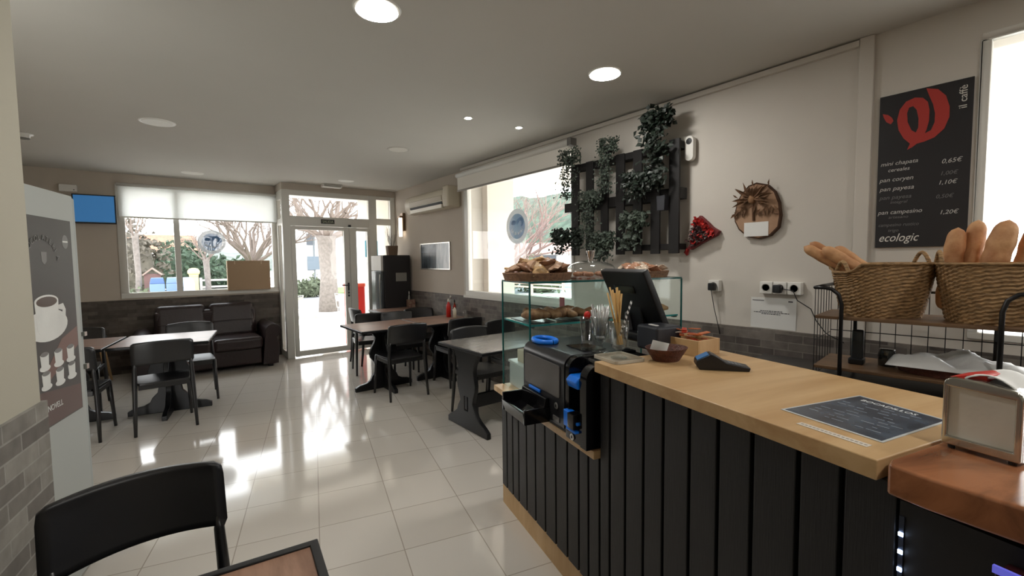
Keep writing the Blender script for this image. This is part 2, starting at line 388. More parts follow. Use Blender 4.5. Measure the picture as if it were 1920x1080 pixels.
# ---- exterior ground and buildings
PAVE = mat('pale_paving', (200, 196, 188), .9, noise=.05, nscale=1)
ASPH = mat('asphalt', (120, 120, 122), .95, noise=.1, nscale=2)
GRASS = mat('grass', (100, 120, 70), .95, noise=.3, nscale=6)
struct(MB().bx(-90, 110, -60, 160, -.30, -.16).build('ground', PAVE))
struct(MB().bx(-40, 90, 17.5, 24, -.16, -.15).build('ground_road', ASPH))
struct(MB().bx(-2, 12, 24.3, 30, -.16, -.10).build('ground_verge', GRASS))
struct(MB().bx(-3, 12, 14.2, 14.35, -.16, -.05).build('ground_kerb', mat('kerb', (150, 148, 142), .9)))
struct(MB().bx(1.2, 3.9, 7.8, 10.6, 2.90, 3.05).build('wall_porch_canopy', mat('porch_white', (226, 222, 214), .8)))
struct(MB().bx(3.62, 3.85, 7.9, 10.4, -.16, 2.9).build('wall_porch_side', mat('porch_cream', (206, 198, 186), .8)))
struct(MB().bx(3.50, 3.95, 5.02, 5.75, -.16, 3.2).build('wall_window_pier', mat('render_white', (226, 216, 206), .8)))
struct(MB().bx(XR+.28, 6.3, -2, 5.6, 2.75, 2.9).build('wall_eaves', mat('eaves_white', (220, 216, 208), .8)))

# ================================================================== EXTERIOR THINGS
BARK = mat('pale_bark', (128, 120, 114), .9, noise=.3, nscale=12)
TWIG = mat('grey_twig', (118, 106, 98), .9)
def bare_tree(x, y, label, hgt=1.8, rad=.22, spread=2.2, n=9, seed=1, crown=1.5, depth=4, twig=TWIG):
    rnd = random.Random(seed)
    t = thing('bare_tree', label, 'tree', (x, y, -.17))
    tr = MB(); tr.tube([(0, 0, 0), (.03, 0, hgt*.5), (0, .02, hgt), (0, 0, hgt+.15)], [rad*1.15, rad*.9, rad, rad*1.3], 12)
    tr.build('trunk', BARK, t, smooth=True)
    br = MB()
    def grow(p, d, L, r, dep):
        q = p + d*L; m = p + d*L*.5 + Vector((rnd.uniform(-1, 1), rnd.uniform(-1, 1), rnd.uniform(-.5, 1)))*L*.08
        br.tube([p, m, q], [r, r*.8, r*.6], 5 if dep > 1 else 3, cap=False)
        if dep == 0: return
        for k in range(rnd.choice((2, 3, 3))):
            a = Vector((rnd.uniform(-1, 1), rnd.uniform(-1, 1), rnd.uniform(-.35, .9)))
            grow(q if k else m, (d + a*.75).normalized(), L*rnd.uniform(.6, .85), r*.55, dep-1)
    for i in range(n):
        a = 2*pi*i/n + rnd.uniform(-.3, .3)
        grow(Vector((0, 0, hgt)), Vector((cos(a)*spread, sin(a)*spread, rnd.uniform(.4, 1.6))).normalized(), crown*rnd.uniform(.35, .55), rad*.32, depth)
    br.build('branches', twig, t)
    return t
bare_tree(4.46, 15.95, 'stout pollarded street tree with thick pale trunk seen through the glass door', 2.45, .30, 1.6, 11, 3, 2.6, 4)
bare_tree(-.66, 20, 'tall slim bare tree at the left edge of the left window', 2.6, .09, .45, 6, 5, 1.6, 4)
bare_tree(1.31, 20, 'slender young street tree left of the cardboard box in the left window', 1.75, .10, .9, 7, 8, 1.2, 4)
bare_tree(3.6, 26, 'big leafless spreading tree above the cardboard box', 1.6, .35, .8, 11, 11, 3.6, 5)
bare_tree(17.2, 22.4, 'wide bare tree with reddish twigs behind the glass logo of the right window', 1.2, .45, .9, 12, 14, 4.2, 5, mat('reddish_twig', (126, 106, 100), .9))
def bush_blob(name, x, y, z, rx, ry, rz, label, m, n=900, ls=.35, seed=1, cat='shrub'):
    rnd = random.Random(seed); b = MB(); p_ = []
    for i in range(n):
        while True:
            v = Vector((rnd.uniform(-1, 1), rnd.uniform(-1, 1), rnd.uniform(-.6, 1)))
            if .25 < v.length < 1: break
        v = v.normalized()*(.75+.25*rnd.random()) if rnd.random() < .7 else v
        wob = 1+.18*sin(v.x*5+seed)+.15*cos(v.z*6+v.y*4)
        b.leaf((v.x*rx*wob, v.y*ry*wob, rz*.7+v.z*rz*wob*.8), (rnd.uniform(-1, 1), rnd.uniform(-1, 1), rnd.uniform(-1, 1)), (rnd.uniform(-1, 1), rnd.uniform(-1, 1), rnd.uniform(0, 1)), ls*rnd.uniform(.6, 1.2), ls*.6)
    b.sphere((0, 0, rz*.6), (rx*.7, ry*.7, rz*.62), 16, 10)
    o = b.build(name, m); o.location = (x, y, z)
    return tag(o, label, cat)
HEDGE = mat('evergreen', (66, 84, 66), .9, noise=.4, nscale=3)
OLIVE = mat('olive_leaf', (96, 104, 82), .9, noise=.3, nscale=3)
bush_blob('evergreen_tree', 1.0, 34, -.17, 2.0, 1.6, 1.9, 'dense dark green tree behind the stone post in the left window', HEDGE, 1200, .4, 2, 'tree')
bush_blob('evergreen_tree', 3.3, 37, -.17, 2.4, 1.6, 1.4, 'low dark green tree clump behind the slender street tree', HEDGE, 900, .4, 4, 'tree')
bush_blob('greyish_bush', -1.0, 27, -.17, 1.1, 1.2, 2.4, 'grey-brown leafless bush below the orange roof in the left window', mat('brown_brush', (104, 98, 88), .9, noise=.3, nscale=3), 900, .3, 3)
bush_blob('flowering_bush', -.75, 17.5, -.17, .55, .5, .62, 'pale green bush in the bottom left corner of the left window', OLIVE, 500, .16, 5)
bush_blob('garden_bush', 5.6, 23.2, -.17, .75, .6, .62, 'round grey-green bush seen through the door left of the street tree', OLIVE, 600, .2, 6)
bush_blob('garden_tree', 15.6, 17.6, -.17, 1.5, 1.5, 1.15, 'yellow-green bushy tree low in the right window', OLIVE, 900, .25, 9, 'tree')
# hills
def hill(nm, cx, cy, L, D, H, ang, seed, m):
    rnd = random.Random(seed); N, K = 48, 10; vs = []; fs = []; ph = [rnd.uniform(0, 6) for _ in range(6)]
    for i in range(N+1):
        u = i/N*2-1; hh = H*(.85+.15*sin(u*3+ph[0])+.05*sin(u*11+ph[1])+.035*sin(u*27+ph[2])+.02*sin(u*61+ph[3]))*(1-.35*u*u)
        for j in range(K+1):
            v = j/K*2-1
            vs.append((u*L, v*D, hh*(1-v*v)**.8 + (rnd.uniform(-.25, .25) if abs(v) < .9 else 0)))
    for i in range(N):
        for j in range(K):
            a = i*(K+1)+j; fs.append((a, a+1, a+K+2, a+K+1))
    o = MB().add(vs, fs).build(nm, m, smooth=False); o.location = (cx, cy, -.3); o.rotation_euler = (0, 0, ang); return struct(o)
HILLM = mat('wooded_hill', (72, 90, 76), .95, noise=.55, nscale=.9, bump=0)
hill('ground_hill_right', 66, 84, 75, 16, 15.5, radians(90), 3, HILLM)
hill('ground_hill_back', 18, 118, 60, 14, 5.5, 0, 5, mat('far_hill', (104, 110, 104), .95, noise=.4, nscale=.7))
# houses
HOUSEW = mat('white_render', (196, 196, 196), .9)
ROOFO = mat('orange_roof_tile', (168, 130, 112), .9, noise=.2, nscale=6)
DARKW = mat('dark_window', (60, 66, 74), .4)
def house(x, y, wx, dy, h, label, rh=.9, wins=(), rotz=0, roof=ROOFO, wallm=HOUSEW):
    t = thing('house', label, 'house', (x, y, -.16), rotz)
    wl_ = MB().bx(-wx/2, wx/2, -dy/2, dy/2, 0, h).build('walls', wallm, t)
    rf = MB().prism([(-wx/2-.3, h), (wx/2+.3, h), (wx/2-.6, h+rh), (-wx/2+.6, h+rh)], -dy/2-.3, dy/2+.3)
    rf.build('roof', roof, t)
    for (a, z, ww, hh) in wins:
        MB().bx(a-ww/2, a+ww/2, -dy/2-.03, -dy/2, z, z+hh).build('window', DARKW, wl_)
    return t
house(-.1, 46, 5.5, 5, 2.6, 'house with orange tiled roof behind the left window mullion', 1.3)
house(3.2, 52, 3.2, 4, .4, 'low orange roof peeping over hedge below the glass logo', 1.0, wallm=ROOFO)
house(13.0, 45, 9, 6, 4.9, 'white two-storey house with four windows seen through the door', .5, [(a, z, .7, 1.0) for a in (-2.6, -1.2, .6, 2.4) for z in (1.0, 3.2)])
house(31, 32.5, 11, 9, 2.2, 'low white house with greyish roof at the foot of the green hill', 1.0, [(0, 1.2, 2.5, .9)], radians(-60), mat('pinkish_roof', (176, 158, 150), .9))
house(32, 45.5, 13, 6, 1.6, 'long white building left of the bare tree in the right window', .2, (), radians(-50), HOUSEW)
# street furniture seen through glass
t = thing('garden_shed', 'small brown wooden hut with pitched roof in the left window', 'shed', (-.27, 21, -.16))
MB().bx(-.24, .24, -.3, .3, 0, 1.33).build('walls', mat('shed_brown', (110, 84, 80), .9), t)
MB().prism([(-.30, 1.30), (0, 1.56), (.30, 1.30), (.26, 1.27), (0, 1.50), (-.26, 1.27)], -.36, .36).build('roof', mat('shed_roof', (150, 132, 120), .9), t)
RB = mat('recycling_blue', (104, 128, 164), .6); RBD = mat('recycling_blue_lid', (72, 98, 142), .6)
for i, (x0, x1, lab) in enumerate([(-.35, .07, 'left pale blue recycling container with darker lid outside the left window'), (.10, .50, 'middle pale blue container directly behind the window mullion')]):
    t = thing('recycling_container', lab, 'container', ((x0+x1)/2, 20, -.16), 0, 'street containers')
    ww = (x1-x0)/2
    MB().bx(-ww, ww, -.3, .3, 0, 1.0).build('body', RB, t, bevel=.03); MB().prism([(-ww, 1.0), (ww, 1.0), (ww*.8, 1.2), (-ww*.8, 1.2)], -.3, .3).build('lid', RBD if i == 0 else RB, t, bevel=.02)
t = thing('recycling_container', 'right-hand lilac container beside the stone post outside', 'container', (.74, 19.4, -.16), 0, 'street containers')
MB().prism([(-.16, 0), (.16, 0), (.15, 1.0), (.08, 1.2), (-.16, 1.2)], -.3, .3).build('body', mat('lilac_blue', (150, 156, 184), .6), t, bevel=.02)
t = thing('gate_post', 'cream stone post with moulded cap outside the left window', 'post', (.96, 21, -.16))
MB().bx(-.14, .14, -.14, .14, 0, 1.17).build('shaft', mat('sandstone', (206, 186, 150), .9), t)
MB().lathe([(.17, 0), (.2, .05), (.2, .1), (.26, .16), (.27, .24), (.2, .33), (.1, .36), (0, .36)], 4, Matrix.Translation((0, 0, 1.15)) @ Matrix.Rotation(pi/4, 4, 'Z')).build('cap', mat('cap_cream', (226, 208, 150), .9), t)
def rail(label, p0, p1, z0, z1, nr, step, m):
    p0 = Vector(p0); p1 = Vector(p1); d = p1-p0; L = d.length; t = thing('street_fence', label, 'fence', (p0.x, p0.y, -.16), math.atan2(d.y, d.x))
    b = MB()
    for i in range(nr): z = z0+(z1-z0)*i/(nr-1); b.bx(0, L, -.02, .02, z-.035, z+.035)
    b.build('rails', m, t)
    x = 0
    while x <= L: MB().bx(x-.04, x+.04, -.04, .04, 0, z1+.1).build('post', m, t); x += step
rail('pale grey horizontal rail fence right of the stone post in the left window', (1.15, 20.5), (4.4, 20.5), .3, 1.05, 4, 1.1, mat('fence_grey', (176, 172, 166), .8))
rail('pinkish boarded fence along the road in the right window', (13.2, 19.5), (13.2, 13.0), .45, 1.25, 6, 2.0, mat('fence_pink', (196, 160, 146), .8))
t = thing('street_sign', 'grey pole with square sign plates across the road, seen through the door', 'sign', (6.3, 24.84, -.16))
MB().tube([(0, 0, 0), (0, 0, 3.0)], .05).build('pole', mat('pole_grey', (104, 110, 114), .5), t)
MB().bx(-.36, .36, -.08, -.05, 1.3, 2.0).build('plate', mat('plate_bluegrey', (96, 108, 118), .5), t)
# red bin-cooler and sign outside the sidelight
t = thing('red_drinks_cooler', 'tall red ice-cream freezer cabinet standing outside behind the narrow door leaf', 'cooler', (2.88, 8.62, -.16))
MB().prism(rrect(-.14, .16, -.17, .17, .04), 0, 1.2, ax='xy').build('body', REDP, t, bevel=.01)
MB().prism(rrect(-.15, .17, -.18, .18, .04), 1.2, 1.26, ax='xy').build('lid', mat('red_dark', (226, 84, 60), .4), t, bevel=.01)
t = thing('wall_poster', 'light blue arrow-shaped ice-cream board seen through the right glass pane', 'sign', (3.35, 8.9, 0))
MB().prism([(-.13, 1.6), (.13, 1.6), (.13, 1.92), (0, 2.02), (-.13, 1.92)], -.01, .01).build('board', mat('ice_blue', (110, 190, 220), .5), t)
MB().tube([(0, .02, -.16), (0, .02, 1.7)], .012).build('stand', METAL, t)
# small cafe chairs and table outside
t = thing('terrace_table', 'small metal terrace table with chairs outside right of the tree trunk', 'table', (4.35, 12.8, -.16))
MB().lathe([(.33, .70), (.33, .72)], 20).build('top', METAL, t); MB().tube([(0, 0, 0), (0, 0, .7)], .025).build('leg', METAL, t)
MB().lathe([(.22, 0), (.2, .02)], 16).build('foot', METAL, t)
def terrace_chair(x, y, r, label):
    t = thing('terrace_chair', label, 'chair', (x, y, -.16), r, 'terrace chairs'); m = METAL
    for sx in (-.2, .2):
        for sy in (-.2, .2): MB().tube([(sx, sy, 0), (sx*.9, sy*.9, .44)], .012, 6).build('leg', m, t)
    MB().bx(-.2, .2, -.2, .2, .43, .45).build('seat', m, t); b = MB()
    b.tube([(-.2, -.2, .44), (-.2, -.26, .82), (.2, -.26, .82), (.2, -.2, .44)], .012, 6); b.bx(-.18, .18, -.26, -.25, .62, .78)
    b.build('backrest', m, t)
terrace_chair(4.0, 12.5, radians(-60), 'metal terrace chair just right of the door handle outside')
terrace_chair(2.55, 12.6, radians(40), 'metal terrace chair outside at the left edge of the door glass')

# ================================================================== WINDOW DRESSING
BLIND = translucent('roller_blind_fabric', (244, 245, 244), .6)
t = thing('roller_blind', 'white roller blind half covering the left window', 'blind', (.555, YB-.05, 2.15))
MB().bx(-.975, .98, -.001, .001, .01, .42).build('fabric', BLIND, t)
MB().bx(-.975, .98, -.008, .008, -.008, .01).build('bottom_bar', METAL, t)
MB().tube([(-.985, 0, .44), (.99, 0, .44)], .022, 14).build('roller', PLASTIC, t, smooth=True)
t = thing('roller_blind', 'white roller blind rolled down a little over the right window', 'blind', (XR-.06, 4.2, 2.43), RR)
MB().bx(-1.02, 1.04, -.001, .001, .01, .2).build('fabric', mat('blind_white', (232, 228, 220), .8), t)
MB().bx(-1.02, 1.04, -.008, .008, -.012, .01).build('bottom_bar', mat('grey_bar', (150, 146, 140), .4, .6), t)
MB().tube([(-1.03, 0, .2), (1.05, 0, .2)], .03, 14).build('roller', PLASTIC, t, smooth=True)
MB().bx(1.05, 1.10, -.02, .06, .17, .24).build('bracket', mat('bracket_grey', (120, 118, 114), .5), t)
# round stickers on the glass
def sticker(name, label, loc, rotz, R):
    t = thing(name, label, 'sticker', loc, rotz)
    circ = lambda r, n=40, c=(0, 0): [(c[0]+r*cos(2*pi*i/n), c[1]+r*sin(2*pi*i/n)) for i in range(n)]
    MB().prism([circ(R), circ(R*.72)], -.0010, 0).build('ring', film('sticker_white_film', (240, 246, 250), .75), t)
    MB().prism(circ(R*.72), -.0008, 0).build('disc', film('sticker_blue_film', (120, 160, 196), .7), t)
    D = film('sticker_deep_blue', (84, 128, 176), .9)
    MB().sphere((-R*.30, -.002, R*.22), (R*.22, .0006, R*.14), 16, 6).build('coffee_bean', D, t)
    wv = [(R*.02, R*.1)]+[(R*.28+R*.30*cos(radians(a)), R*.22+R*.28*sin(radians(a))) for a in range(170, -60, -15)]+[(R*.3, R*.0), (R*.42, R*.12), (R*.38, R*.28), (R*.24, R*.34), (R*.12, R*.2)]
    MB().prism(wv, -.0024, -.0014).build('wave', D, t)
    b = MB()
    for i in range(9):
        a = radians(205+i*16); c, s = cos(a), sin(a); h_ = R*(.13 if i % 3 else .17)
        Mx = Matrix.Translation((c*R*.5*1.05, -.0026, s*R*.42)) @ Matrix.Rotation(-(a+pi/2)*.5, 4, 'Y')
        b.bx(-R*.05, R*.05, 0, .001, -h_/2, h_/2, Mx) if i % 2 else b.bx(-R*.02, R*.02, 0, .001, -h_/2, h_/2, Mx)
    for i in range(14):
        a = radians(190+i*12.3); Mx = Matrix.Translation((cos(a)*R*.86, -.0026, sin(a)*R*.86)) @ Matrix.Rotation(-(a+pi/2), 4, 'Y')
        b.bx(-R*.03, R*.03, 0, .001, -R*.04, R*.04, Mx)
    b.build('lettering', film('sticker_letter_white', (225, 235, 242), .9), t)
sticker('window_sticker', 'round white and blue wave logo sticker on the left window glass', (.62, YB+.015, 1.83), 0, .18)
sticker('window_sticker', 'round white and blue wave logo sticker on the right window glass', (XR+.017, 4.055, 1.89), RR, .20)
# cardboard sheet on the sill
t = thing('cardboard_box', 'plain brown cardboard box standing on the left window sill', 'box', (1.078, YB-.05, WZ+.075))
MB().bx(-.29, .29, -.045, .045, 0, .455).build('carton', mat('cardboard', (166, 140, 112), .85), t, bevel=.003)
tp = MB();
for x in (-.19, .17): tp.bx(x-.006, x+.006, -.0465, -.0455, .40, .452)
tp.build('tape', mat('tape', (200, 178, 150), .3), t)

# ================================================================== CEILING FITTINGS
LON = emis('lamp_diffuser_on', (255, 250, 240), 9); LOFF = mat('lamp_diffuser_off', (225, 222, 214), .5)
SPOT = emis('spot_on', (255, 250, 240), 14)
def downlight(x, y, r, label, on, ring=PLASTIC):
    t = thing('ceiling_light', label, 'ceiling light', (x, y, HC), 0, 'round recessed ceiling lights')
    MB().lathe([(r*.88, -.004), (r, -.006), (r*1.06, -.001), (r*1.06, 0)], 40).build('frame', ring, t, smooth=False)
    MB().lathe([(0, -.0075), (r*.86, -.007), (r*.88, -.0045), (r*.88, -.001)], 40).build('diffuser', (LON if on else LOFF), t)
downlight(.894, 2.204, .11, 'lit round ceiling panel light nearest the camera, cut by the top edge', True)
downlight(2.392, 2.041, .105, 'lit round ceiling panel light above the counter, right of the others', True)
downlight(.031, 5.05, .125, 'unlit round ceiling panel light over the left tables', False)
downlight(2.125, 4.747, .115, 'unlit round ceiling light in the middle of the room', False, CEIL)
downlight(.394, 7.55, .125, 'unlit round ceiling light near the left window blind', False)
downlight(2.275, 7.0, .11, 'unlit round ceiling light just in front of the emergency light', False)
for x, y, lab in [(2.161, 3.369, 'small lit ceiling spotlight, left one of the pair'), (2.696, 3.333, 'small lit ceiling spotlight, right one of the pair')]:
    t = thing('ceiling_spotlight', lab, 'spotlight', (x, y, HC), 0, 'small ceiling spotlights')
    MB().lathe([(.027, -.003), (.04, -.005), (.043, 0)], 24).build('frame', PLASTIC, t); MB().lathe([(0, -.006), (.027, -.006), (.028, -.001)], 24).build('bulb', SPOT, t)
t = thing('emergency_light', 'flat white emergency light box on the ceiling above the door', 'emergency light', (2.2, 7.48, HC))
MB().bx(-.15, .15, -.06, .06, -.05, 0).build('housing', PLASTIC, t, bevel=.012); MB().bx(-.13, .13, -.062, -.06, -.04, -.012).build('lens', mat('lens_grey', (170, 168, 160), .3), t)
t = thing('smoke_detector', 'thin ring-shaped white smoke detector on the ceiling at the far left', 'detector', (-.97, 6.2, HC))
MB().lathe([(.05, -.04), (.055, -.012), (.075, -.008), (.075, 0)], 28).build('body', PLASTIC, t, smooth=True)
MB().lathe([(.02, -.052), (.048, -.046), (.05, -.04)], 24).build('grille', mat('grille_grey', (120, 120, 114), .5), t)
for (x, y, e) in ((.894, 2.204, 9), (2.392, 2.041, 7), (.9, -.7, 9), (2.4, -.8, 6)):  # last two: unseen fill lights added behind the camera to brighten the room
    l = bpy.data.lights.new('lamp_and_fill_glow', 'AREA'); l.shape = 'DISK'; l.size = .2; l.energy = e; l.color = (1, .97, .92)
    o = bpy.data.objects.new('lamp_and_fill_glow', l); COL.objects.link(o); o.location = (x, y, HC-.012)
    o.visible_camera = True

# ================================================================== RIGHT WALL
# air conditioner
t = thing('air_conditioner', 'cream split air conditioner high on the far right wall', 'air conditioner', (XA, 6.10, 2.25), RR)
prof = [(0, .02), (0, .27), (-.11, .285), (-.19, .25), (-.215, .17), (-.205, .07), (-.15, .0), (-.04, -.005)]
MB().prism(prof, -.69, .69, ax='yz').build('housing', CREAM, t, bevel=.012, seg=3)
MB().prism([(-.196, .05), (-.203, .06), (-.214, .085), (-.206, .082)], -.5, .52, ax='yz').build('air_slot', BLACKM, t)
MB().prism([(-.218, .10), (-.222, .165), (-.217, .17), (-.213, .10)], -.5, .52, ax='yz').build('grille_panel', mat('ac_panel_grey', (182, 170, 150), .5), t)
MB().prism([(-.205, .0), (-.21, .05), (-.2, .05), (-.16, -.01)], -.5, .5, ax='yz').build('louvre', mat('ac_louvre', (214, 206, 188), .4), t)
MB().bx(.56, .70, -.222, -.02, .0, .29).build('side_cap', CREAM, t, bevel=.02, seg=3)
# framed print
t = thing('wall_picture', 'landscape black, blue-grey and white print in a thin silver frame beside the right window', 'picture', (XA, 6.19, 1.58), RR)
fr = MB().prism([[(-.47, -.205), (.47, -.205), (.47, .205), (-.47, .205)], [(-.45, -.187), (.45, -.187), (.45, .187), (-.45, .187)]], -.02, 0); fr.build('frame', METAL, t, bevel=.002)
MB().bx(-.45, .45, -.008, -.002, -.187, .187).build('print', mat('print_pale', (206, 212, 216), .25, c2=(150, 162, 172), nscale=6, stretch=(3, 1, .6)), t)
MB().bx(-.45, .03, -.010, -.008, -.187, .06).build('dark_shape', mat('print_dark', (46, 54, 60), .25, c2=(84, 96, 104), nscale=7, stretch=(2, 1, .5)), t)
MB().bx(-.45, .03, -.0095, -.008, .06, .187).build('grey_shape', mat('print_mid', (112, 126, 136), .25, c2=(90, 100, 110), nscale=9), t)
# pallet planter
t = thing('wooden_pallet', 'black painted wooden pallet hung on the right wall with ivy', 'pallet', (XR, 1.92, 1.54), RR)
b = MB()
for y0, y1 in [(3.043, 2.953), (2.859, 2.775), (2.684, 2.605), (2.516, 2.43), (2.339, 2.255), (2.168, 2.087), (2.006, 1.92)]:
    MB().bx(1.92-y0, 1.92-y1, -.13, -.11, 0, .845 if y0 > 2.1 else .86).build('slat', BLACKM, t, bevel=.002)
for z0, z1, a in [(.79, .845, -1.14), (.415, .50, -1.235), (.03, .075, -.60)]:
    MB().bx(a, 0, -.11, -.02, z0, z1).build('crossbar', BLACKM, t, bevel=.002)
POTM = mat('dark_pot', (30, 28, 28), .6)
def ivy(name, y, ztop, zbot, wid, label, m, n=320, ls=.035, seed=1, trail=.65, cat='plant', cloud=.5, xo=-.19):
    rnd = random.Random(seed); t = thing(name, label, cat, (XR+xo, y, ztop-.12), RR, 'hanging plants on the pallet')
    H_ = ztop-zbot; b = MB(); st = MB()
    MB().lathe([(.028, -.02), (.04, .05), (.043, .05), (.036, .045), (0, .04)], 14).build('pot', POTM, t, smooth=False)
    for i in range(int(n*1.55)):
        if rnd.random() < cloud:
            a = rnd.uniform(0, 2*pi); r = rnd.uniform(.2, 1)**.6*wid/2; p = Vector((cos(a)*r, sin(a)*r*.55, rnd.uniform(.0, .12)))
        else:
            q = rnd.random(); p = Vector((rnd.gauss(0, wid*.20)+.25*wid*sin(q*5+seed)*.3, rnd.uniform(-.05, .03)-.02, .05-q*(H_-.12)))
        b.leaf(p, (rnd.uniform(-1, 1), rnd.uniform(-1, .3), rnd.uniform(-1, .5)), (rnd.uniform(-.4, .4), -1, rnd.uniform(-.2, .8)), ls*rnd.uniform(.5, 1.1), ls*rnd.uniform(.5, .8))
    for i in range(7):
        x = rnd.uniform(-.25, .25)*wid; pts = [(x*.4, 0, .05), (x, -.03, 0), (x*1.2, -.03, -(H_-.12)*.5), (x*1.3+rnd.uniform(-.02, .02), -.02, -(H_-.12)*rnd.uniform(.7, 1))]
        st.tube(pts, .0015, 4)
    b.build('leaves', m, t); st.build('stems', LEAFD, t)
ivy('hanging_ivy', 3.0, 2.515, 2.02, .27, 'grey-green ivy trailing at the top left corner of the pallet', LEAFG, 420, .032, 1)
ivy('hanging_ivy', 2.55, 2.525, 2.0, .21, 'grey-green small-leaved ivy trailing from the top beam, second from the left', LEAFG, 520, .028, 2)
ivy('hanging_ivy', 2.745, 2.11, 1.55, .26, 'dense grey-green ivy cascading from the middle beam', LEAFG, 620, .028, 3)
ivy('hanging_ivy', 2.07, 2.63, 2.0, .26, 'large dark-leaved ivy at the top right corner of the pallet beside the camera', LEAFD, 360, .06, 4)
ivy('bushy_plant', 2.24, 2.20, 1.93, .30, 'dark bushy plant on the middle beam below the large ivy', LEAFD, 300, .045, 5, cloud=.75)
ivy('succulent_plant', 2.29, 1.88, 1.54, .26, 'pale green succulent with spiky leaves low right on the pallet', LEAFG, 240, .05, 6, cloud=.65)
ivy('bushy_plant', 3.09, 1.79, 1.52, .28, 'dark bushy plant at the bottom left corner of the pallet', LEAFD, 340, .042, 7, cloud=.8)
ivy('bushy_plant', 2.60, 1.73, 1.45, .25, 'leafy plant at the bottom of the pallet above the glass cloche', LEAFG, 340, .04, 8, cloud=.7)
ivy('bushy_plant', 2.89, 1.77, 1.55, .12, 'narrow dark plant between the two lowest bushy plants of the pallet', LEAFD, 160, .035, 9, cloud=.6)
t = thing('metal_planter', 'small grey square planter hooked on the right end of the pallet', 'planter', (XR-.17, 2.03, 1.93), RR)
MB().prism([(-.03, -.06), (.03, -.06), (.035, .05), (-.035, .05)], -.03, .03).build('planter_body', mat('zinc', (70, 72, 78), .4, .5), t)
# camera
t = thing('security_camera', 'white pill-shaped security camera with black lens beside the pallet', 'camera', (XR, 1.885, 2.325), RR)
MB().prism(arc(0, .058, .034, 0, 180, 10)+arc(0, -.058, .034, 180, 360, 10), -.06, -.02).build('body', PLASTIC, t, bevel=.006)
MB().lathe([(0, .001), (.024, 0), (.026, -.004)], 20, Matrix.Translation((0, -.060, .052)) @ Matrix.Rotation(pi/2, 4, 'X')).build('lens', BLACK, t)
MB().bx(-.012, .012, -.02, 0, -.02, .03).build('mount', PLASTIC, t)
# red bouquet
t = thing('dried_bouquet', 'small red dried flower bouquet fixed to the wall right of the pallet', 'bouquet', (XR, 1.90, 1.575), RR)
rnd = random.Random(5)
b = MB(); b2 = MB(); b3 = MB(); b4 = MB()
wrap = [(0, 0)]+[(.02+.0, .03), (.06, .20), (.10, .245), (.16, .19), (.20, .15), (.25, .12), (.23, .09), (.12, .04), (.03, -.01)]
b.prism(wrap, -.045, -.005)
for i in range(300):
    q = rnd.random()**.55; a = radians(rnd.uniform(24, 70)); L_ = .04+q*.20
    p = Vector((cos(a)*L_, -.06+rnd.uniform(-.01, .02), sin(a)*L_))
    (b2 if (q > .82 or rnd.random() < .2) else (b4 if rnd.random() < .12 else b3)).leaf(p, (rnd.uniform(-1, 1), rnd.uniform(-1, 0), rnd.uniform(-1, 1)), (rnd.uniform(-.5, .5), -1, rnd.uniform(-.5, .5)), .028, .022)
b4.build('pale_flowers', mat('pale_flowers', (150, 140, 136), .8), t); b.build('wrapper', mat('dark_red_paper', (110, 24, 26), .6), t, bevel=.004); b2.build('red_flowers', mat('red_petals', (190, 40, 34), .6), t); b3.build('dark_flowers', mat('dark_petals', (70, 44, 44), .7), t)
MB().tube([(0, -.03, 0), (-.02, -.02, -.03), (-.01, -.02, -.05)], [.014, .018, .008]).build('ribbon', mat('ribbon_red', (150, 26, 24), .5), t)
# wood slice
t = thing('wood_slice_plaque', 'oval wood slice plaque with dried flower and blank white card on the wall', 'plaque', (XR, 1.40, 1.81), RR)
ol = [(1.404, 2.006), (1.333, 1.984), (1.286, 1.934), (1.258, 1.859), (1.247, 1.776), (1.258, 1.695), (1.307, 1.644), (1.382, 1.625), (1.455, 1.641), (1.517, 1.696), (1.546, 1.755), (1.547, 1.812), (1.531, 1.888), (1.506, 1.936), (1.457, 1.991)]
ol = [(1.40-a, z-1.81) for a, z in ol]
MB().prism(ol, -.035, 0).build('bark_disc', mat('bark_dark', (70, 46, 30), .9), t, bevel=.003)
MB().prism([(a*.94, z*.94) for a, z in ol], -.037, -.035).build('cut_face', mat('cut_wood', (172, 138, 110), .7, c2=(136, 100, 72), nscale=4), t)
MB().bx(-.077, .08, -.0395, -.037, -.165, -.07).build('card', PAPER, t)
b = MB(); rnd = random.Random(9)
for i in range(46):
    a = radians(rnd.uniform(-35, 215)); L_ = rnd.uniform(.05, .13); r1 = rnd.uniform(0, .03)
    b.leaf((-.02+cos(a)*r1, -.045-rnd.uniform(0, .015), .085+sin(a)*r1), (cos(a), rnd.uniform(-.3, .1), sin(a)), (rnd.uniform(-.4, .4), -1, rnd.uniform(-.4, .4)), L_, rnd.uniform(.014, .03))
for i in range(34):
    x = rnd.uniform(-.13, .12); z0 = .03-abs(x+.01)*.15+rnd.uniform(-.02, .02)
    b.leaf((x, -.043, z0), (rnd.uniform(-.5, .5)+x*3, -.1, -1+rnd.uniform(-.2, .8)), (rnd.uniform(-.4, .4), -1, 0), rnd.uniform(.03, .06), .02)
for x, z, dx, dz in ((-.12, .10, -.5, .4), (.075, .16, .1, 1), (-.02, .17, -.2, 1)): b.leaf((x, -.04, z), (dx, 0, dz), (0, -1, 0), .05, .012)
b.build('dried_leaves', mat('dried_brown', (122, 90, 64), .8, noise=.35, nscale=20), t)
MB().sphere((-.025, -.05, .085), (.026, .018, .032)).build('flower_head', mat('dried_tan', (140, 104, 72), .8), t, smooth=True)
MB().tube([(-.02, -.045, .05), (-.015, -.042, -.06)], .008, 6).build('stem', mat('dried_brown2', (88, 58, 36), .8), t)
